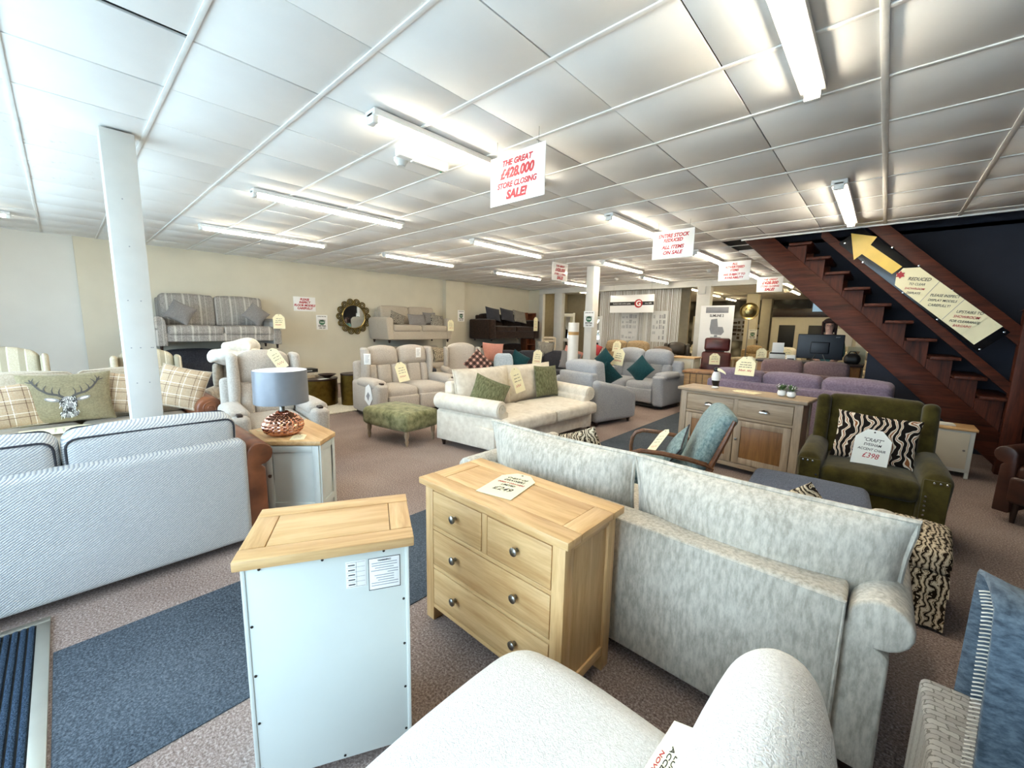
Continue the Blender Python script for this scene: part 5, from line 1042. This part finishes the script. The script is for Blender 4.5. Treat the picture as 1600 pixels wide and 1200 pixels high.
for s, w0 in ((1, 12), (-1, 17)):            # five fingers on each hand, curled over the keyboard
    for k in range(5):
        i = len(vs); x = s*(.10-.028+.014*k) if k < 4 else s*.135; L = (.04, .05, .048, .036, .03)[k]
        vs += [(x, -.335 if k < 4 else -.30, 1.005), (x, -.335-L*.6 if k < 4 else -.325, 1.004), (x, -.335-L if k < 4 else -.345, .993)]; es += [(w0, i), (i, i+1), (i+1, i+2)]
rad = [(.15, .11), (.135, .10), (.15, .11), (.10, .075), (.05, .05), (.062, .07), (.078, .092), (.066, .08), (.075, .065), (.06, .06), (.045, .045), (.034, .034), (.03, .02), (.075, .065), (.06, .06), (.045, .045), (.034, .034), (.03, .02), (.09, .09), (.06, .06), (.045, .045), (.04, .03), (.09, .09), (.06, .06), (.045, .045), (.04, .03)]+[(.009, .009), (.008, .008), (.007, .007)]*10
me = bpy.data.meshes.new('body'); me.from_pydata(vs, es, []); ob = bpy.data.objects.new('body', me); COL.objects.link(ob)
sm = ob.modifiers.new('skin', 'SKIN'); sm.use_smooth_shade = True
for i, r in enumerate(rad): me.skin_vertices[0].data[i].radius = r
me.skin_vertices[0].data[0].use_root = True
ob.modifiers.new('sub', 'SUBSURF').levels = 2
bpy.context.view_layer.update(); dg = bpy.context.evaluated_depsgraph_get(); m2 = bpy.data.meshes.new_from_object(ob.evaluated_get(dg)); bpy.data.objects.remove(ob)
m2.name = 'body'; m2.materials.clear(); m2.materials.append(MATS['skin']); m2.materials.append(MATS['shirt']); m2.materials.append(MATS['charcoal'])
for p in m2.polygons:
    c = p.center; p.use_smooth = True; p.material_index = 2 if c.z < .93 and abs(c.y) < .2 else (1 if c.z < 1.43 and c.y > -.2 else 0)
ob = bpy.data.objects.new('body', m2); COL.objects.link(ob); ob.parent = pe
MB().rbox((0, .005, 1.60), (.215, .19, .27), .095, 5, 3, (0, 0, 0), lambda o, tt: [o[0], o[1]+(.055 if tt[1] < 0 and tt[2] < .55 else 0), o[2]]).obj('hair', 'skin_hair', pe)
for s in (-1, 1): MB().rbox((s*.092, -.035, 1.55), (.04, .10, .26), .02, 3, 2).obj('hair_lock', 'skin_hair', pe)
MB().rbox((0, -.09, 1.668), (.17, .05, .055), .024, 3, 2).obj('fringe', 'skin_hair', pe)
MB().rbox((0, -.145, 1.575), (.026, .035, .04), .011, 2).obj('nose', 'skin', pe); MB().rbox((0, -.127, 1.533), (.045, .012, .012), .005, 2).obj('mouth', 'coral', pe)
for s in (-1, 1):
    MB().rbox((s*.034, -.122, 1.605), (.024, .012, .012), .005, 2).obj('eye', 'ink', pe)
gl = MB()
for s in (-1, 1): gl.tube([(s*.035+.026*cos(a*pi/6), -.142, 1.602+.018*sin(a*pi/6)) for a in range(12)], .0025, 5, True)
gl.tube([(-.009, -.143, 1.604), (.009, -.143, 1.604)], .0022, 5); gl.obj('glasses', 'ink', pe)
# counter clutter
t = thing('printer', 'black printer with white paper on the counter', 'printer', (-1.42, 8.8, .98), 10); MB().rbox((0, 0, .06), (.24, .28, .12), .015, 2).obj('case', 'black', t); MB().box(-.09, .09, .03, .036, .11, .30, .001).obj('paper_sheet', 'paper', t); MB().box(-.12, .12, -.15, -.146, .02, .10, .001).obj('front_tray', 'acrylic', t)
t = thing('card_reader_box', 'small white box with black panel on the counter', 'box', (-1.18, 8.62, .98), 0); MB().rbox((0, 0, .05), (.14, .07, .10), .008, 2).obj('case', 'white_gloss', t); MB().box(-.05, .05, -.037, -.035, .015, .04, .0005).obj('panel', 'black', t)
t = thing('handbag', 'black bag lying on the counter right of the monitor', 'bag', (-.36, 8.78, .98), 0); MB().rbox((0, 0, .07), (.22, .2, .14), .06, 3, 4, (0, 0, .03)).obj('bag_body', 'black', t); MB().tube([(-.07, 0, .13), (-.03, 0, .2), (.03, 0, .2), (.07, 0, .13)], .008, 6).obj('handle', 'black', t)
t = thing('mannequin_board', 'cream notice card standing behind the black bag', 'sign', (-.34, 9.5, .96), 0); MB().box(-.13, .13, -.004, .004, 0, .28, .001).obj('card', 'card', t); MB().prism([(-.05, .2), (.05, .2), (0, .1)], -.0065, -.0045).obj('triangle_print', 'tape', t)
MB().box(-.12, .12, -.05, .05, -.96, 0, .003).obj('stand', 'paint_cream', t)
t = thing('desk', 'low office desk behind the counter on the left', 'desk', (-2.2, 12.4, 0), 0); MB().box(-.8, .8, -.35, .35, .71, .75, .004).obj('desk_top', 'pale_wood', t)
for sx in (-1, 1):
    for sy in (-1, 1): MB().box(sx*.77, sx*.72, sy*.32, sy*.27, 0, .71, .003).obj('leg', 'pale_wood', t)
for k, (x, y, z, lb) in enumerate(((-2.05, 9.72, .80, 'cream price tag left of the mauve sofa'), (-1.95, 10.25, .96, 'rounded cream tag standing behind the mauve sofa'), (-1.75, 12.15, .9, 'distant cream tag left of the gold dish lamp stand'))): price_tag(lb, (x, y, z), .2, .3, lean=4, rz=0, seed=90+k)
# back room furniture
for x, y, rz, fb, lb in ((-1.75, 10.05, 0, 'stone_fabric', 'taupe armchair left of the counter'), (-2.0, 14.0, 20, 'quilt', 'cream armchair far behind the gold dish lamp'), (-3.1, 14.6, -10, 'tan_recliner', 'tan armchair far behind the banner'), (-4.6, 14.2, 0, 'paint_cream', 'pale armchair behind the dark recliner'), (-1.3, 15.0, 0, 'dark_leather', 'dark armchair in the far back room'), (-.5, 14.2, 0, 'stone_fabric', 'grey armchair far behind the staff member')):
    recliner('recliner_chair', lb, 'armchair', (x, y), rz, .9, .9, fb if fb != 'paint_cream' else 'quilt', h=1.0 if y > 12 else .82, aw=.18, ah=.6 if y > 12 else .55, knob=False, wing=False)
wt = thing('wall_unit', 'pale back wall unit with dark openings behind the staff member', 'cabinet', (-1.2, 18.2, 0), 0); MB().box(-2.0, 2.0, -.2, .2, 0, 2.0, .005).obj('body', 'paint_cream', wt)
for x0, x1 in ((-1.75, -1.25), (-.85, -.45)): MB().box(x0, x1, -.215, -.2, .9, 1.7, .003).obj('dark_opening', 'black', wt)
for x0, x1 in ((-.35, .4), (.5, 1.2)): MB().box(x0, x1, -.215, -.2, 1.0, 1.6, .003).obj('white_panel', 'paper', wt)
MB().box(-2.0, 2.0, -.26, -.2, 2.0, 2.3, .004).obj('pelmet', 'dark_foot', wt)
t = thing('television', 'flat screen television high above the staff member', 'television', (-.95, 11.9, 2.12), -4); MB().rbox((0, 0, 0), (.78, .06, .36), .01, 2).obj('case', 'black', t); MB().box(-.37, .37, -.033, -.0305, -.165, .165, .0005).obj('screen', 'tv_screen', t); MB().tube([(0, .02, .15), (0, .03, .66)], .02, 8).obj('ceiling_bracket', 'metal', t)
# side room mirrors
for k, (x, y, lb) in enumerate(((-9.0, 13.0, 'tall ornate white framed mirror in the side room'), (-8.0, 13.3, 'second white framed mirror beside the square pillar'))):
    t = thing('standing_mirror', lb, 'mirror', (x, y, 0), 18); MB().box(-.3, .3, -.02, .02, .0, 2.0-.1*k, .01).obj('backing', 'black', t)
    for a in ((-.3, -.22, 0, 2.0-.1*k), (.22, .3, 0, 2.0-.1*k)): MB().rbox(((a[0]+a[1])/2, -.03, (a[2]+a[3])/2), (a[1]-a[0], .03, a[3]-a[2]), .012, 2).obj('frame_side', 'white_gloss', t)
    for z in (.05, .98, 1.92-.1*k): MB().rbox((0, -.03, z), (.5, .03, .12), .012, 2).obj('frame_rail', 'white_gloss', t)
    MB().box(-.22, .22, -.024, -.021, .08, 1.9-.1*k, .0005).obj('glass', 'mirror_glass', t)
t = thing('dining_chair', 'slatted wooden chair with a paper tag in the side room', 'chair', (-8.05, 10.6, 0), 30)
MB().box(-.22, .22, -.22, .22, .44, .48, .006).obj('seat', 'pale_wood', t)
for sx in (-1, 1): MB().box(sx*.22, sx*.18, .18, .22, 0, 1.12, .004).obj('back_leg', 'pale_wood', t); MB().box(sx*.22, sx*.18, -.22, -.18, 0, .44, .004).obj('front_leg', 'pale_wood', t)
for z in (.62, .8, .98, 1.08): MB().box(-.18, .18, .19, .21, z, z+.07, .003).obj('back_slat', 'pale_wood', t)
price_tag('cream price tag on the slatted wooden chair', (-8.0, 10.45, .88), .2, .26, lean=6, rz=30, seed=99)
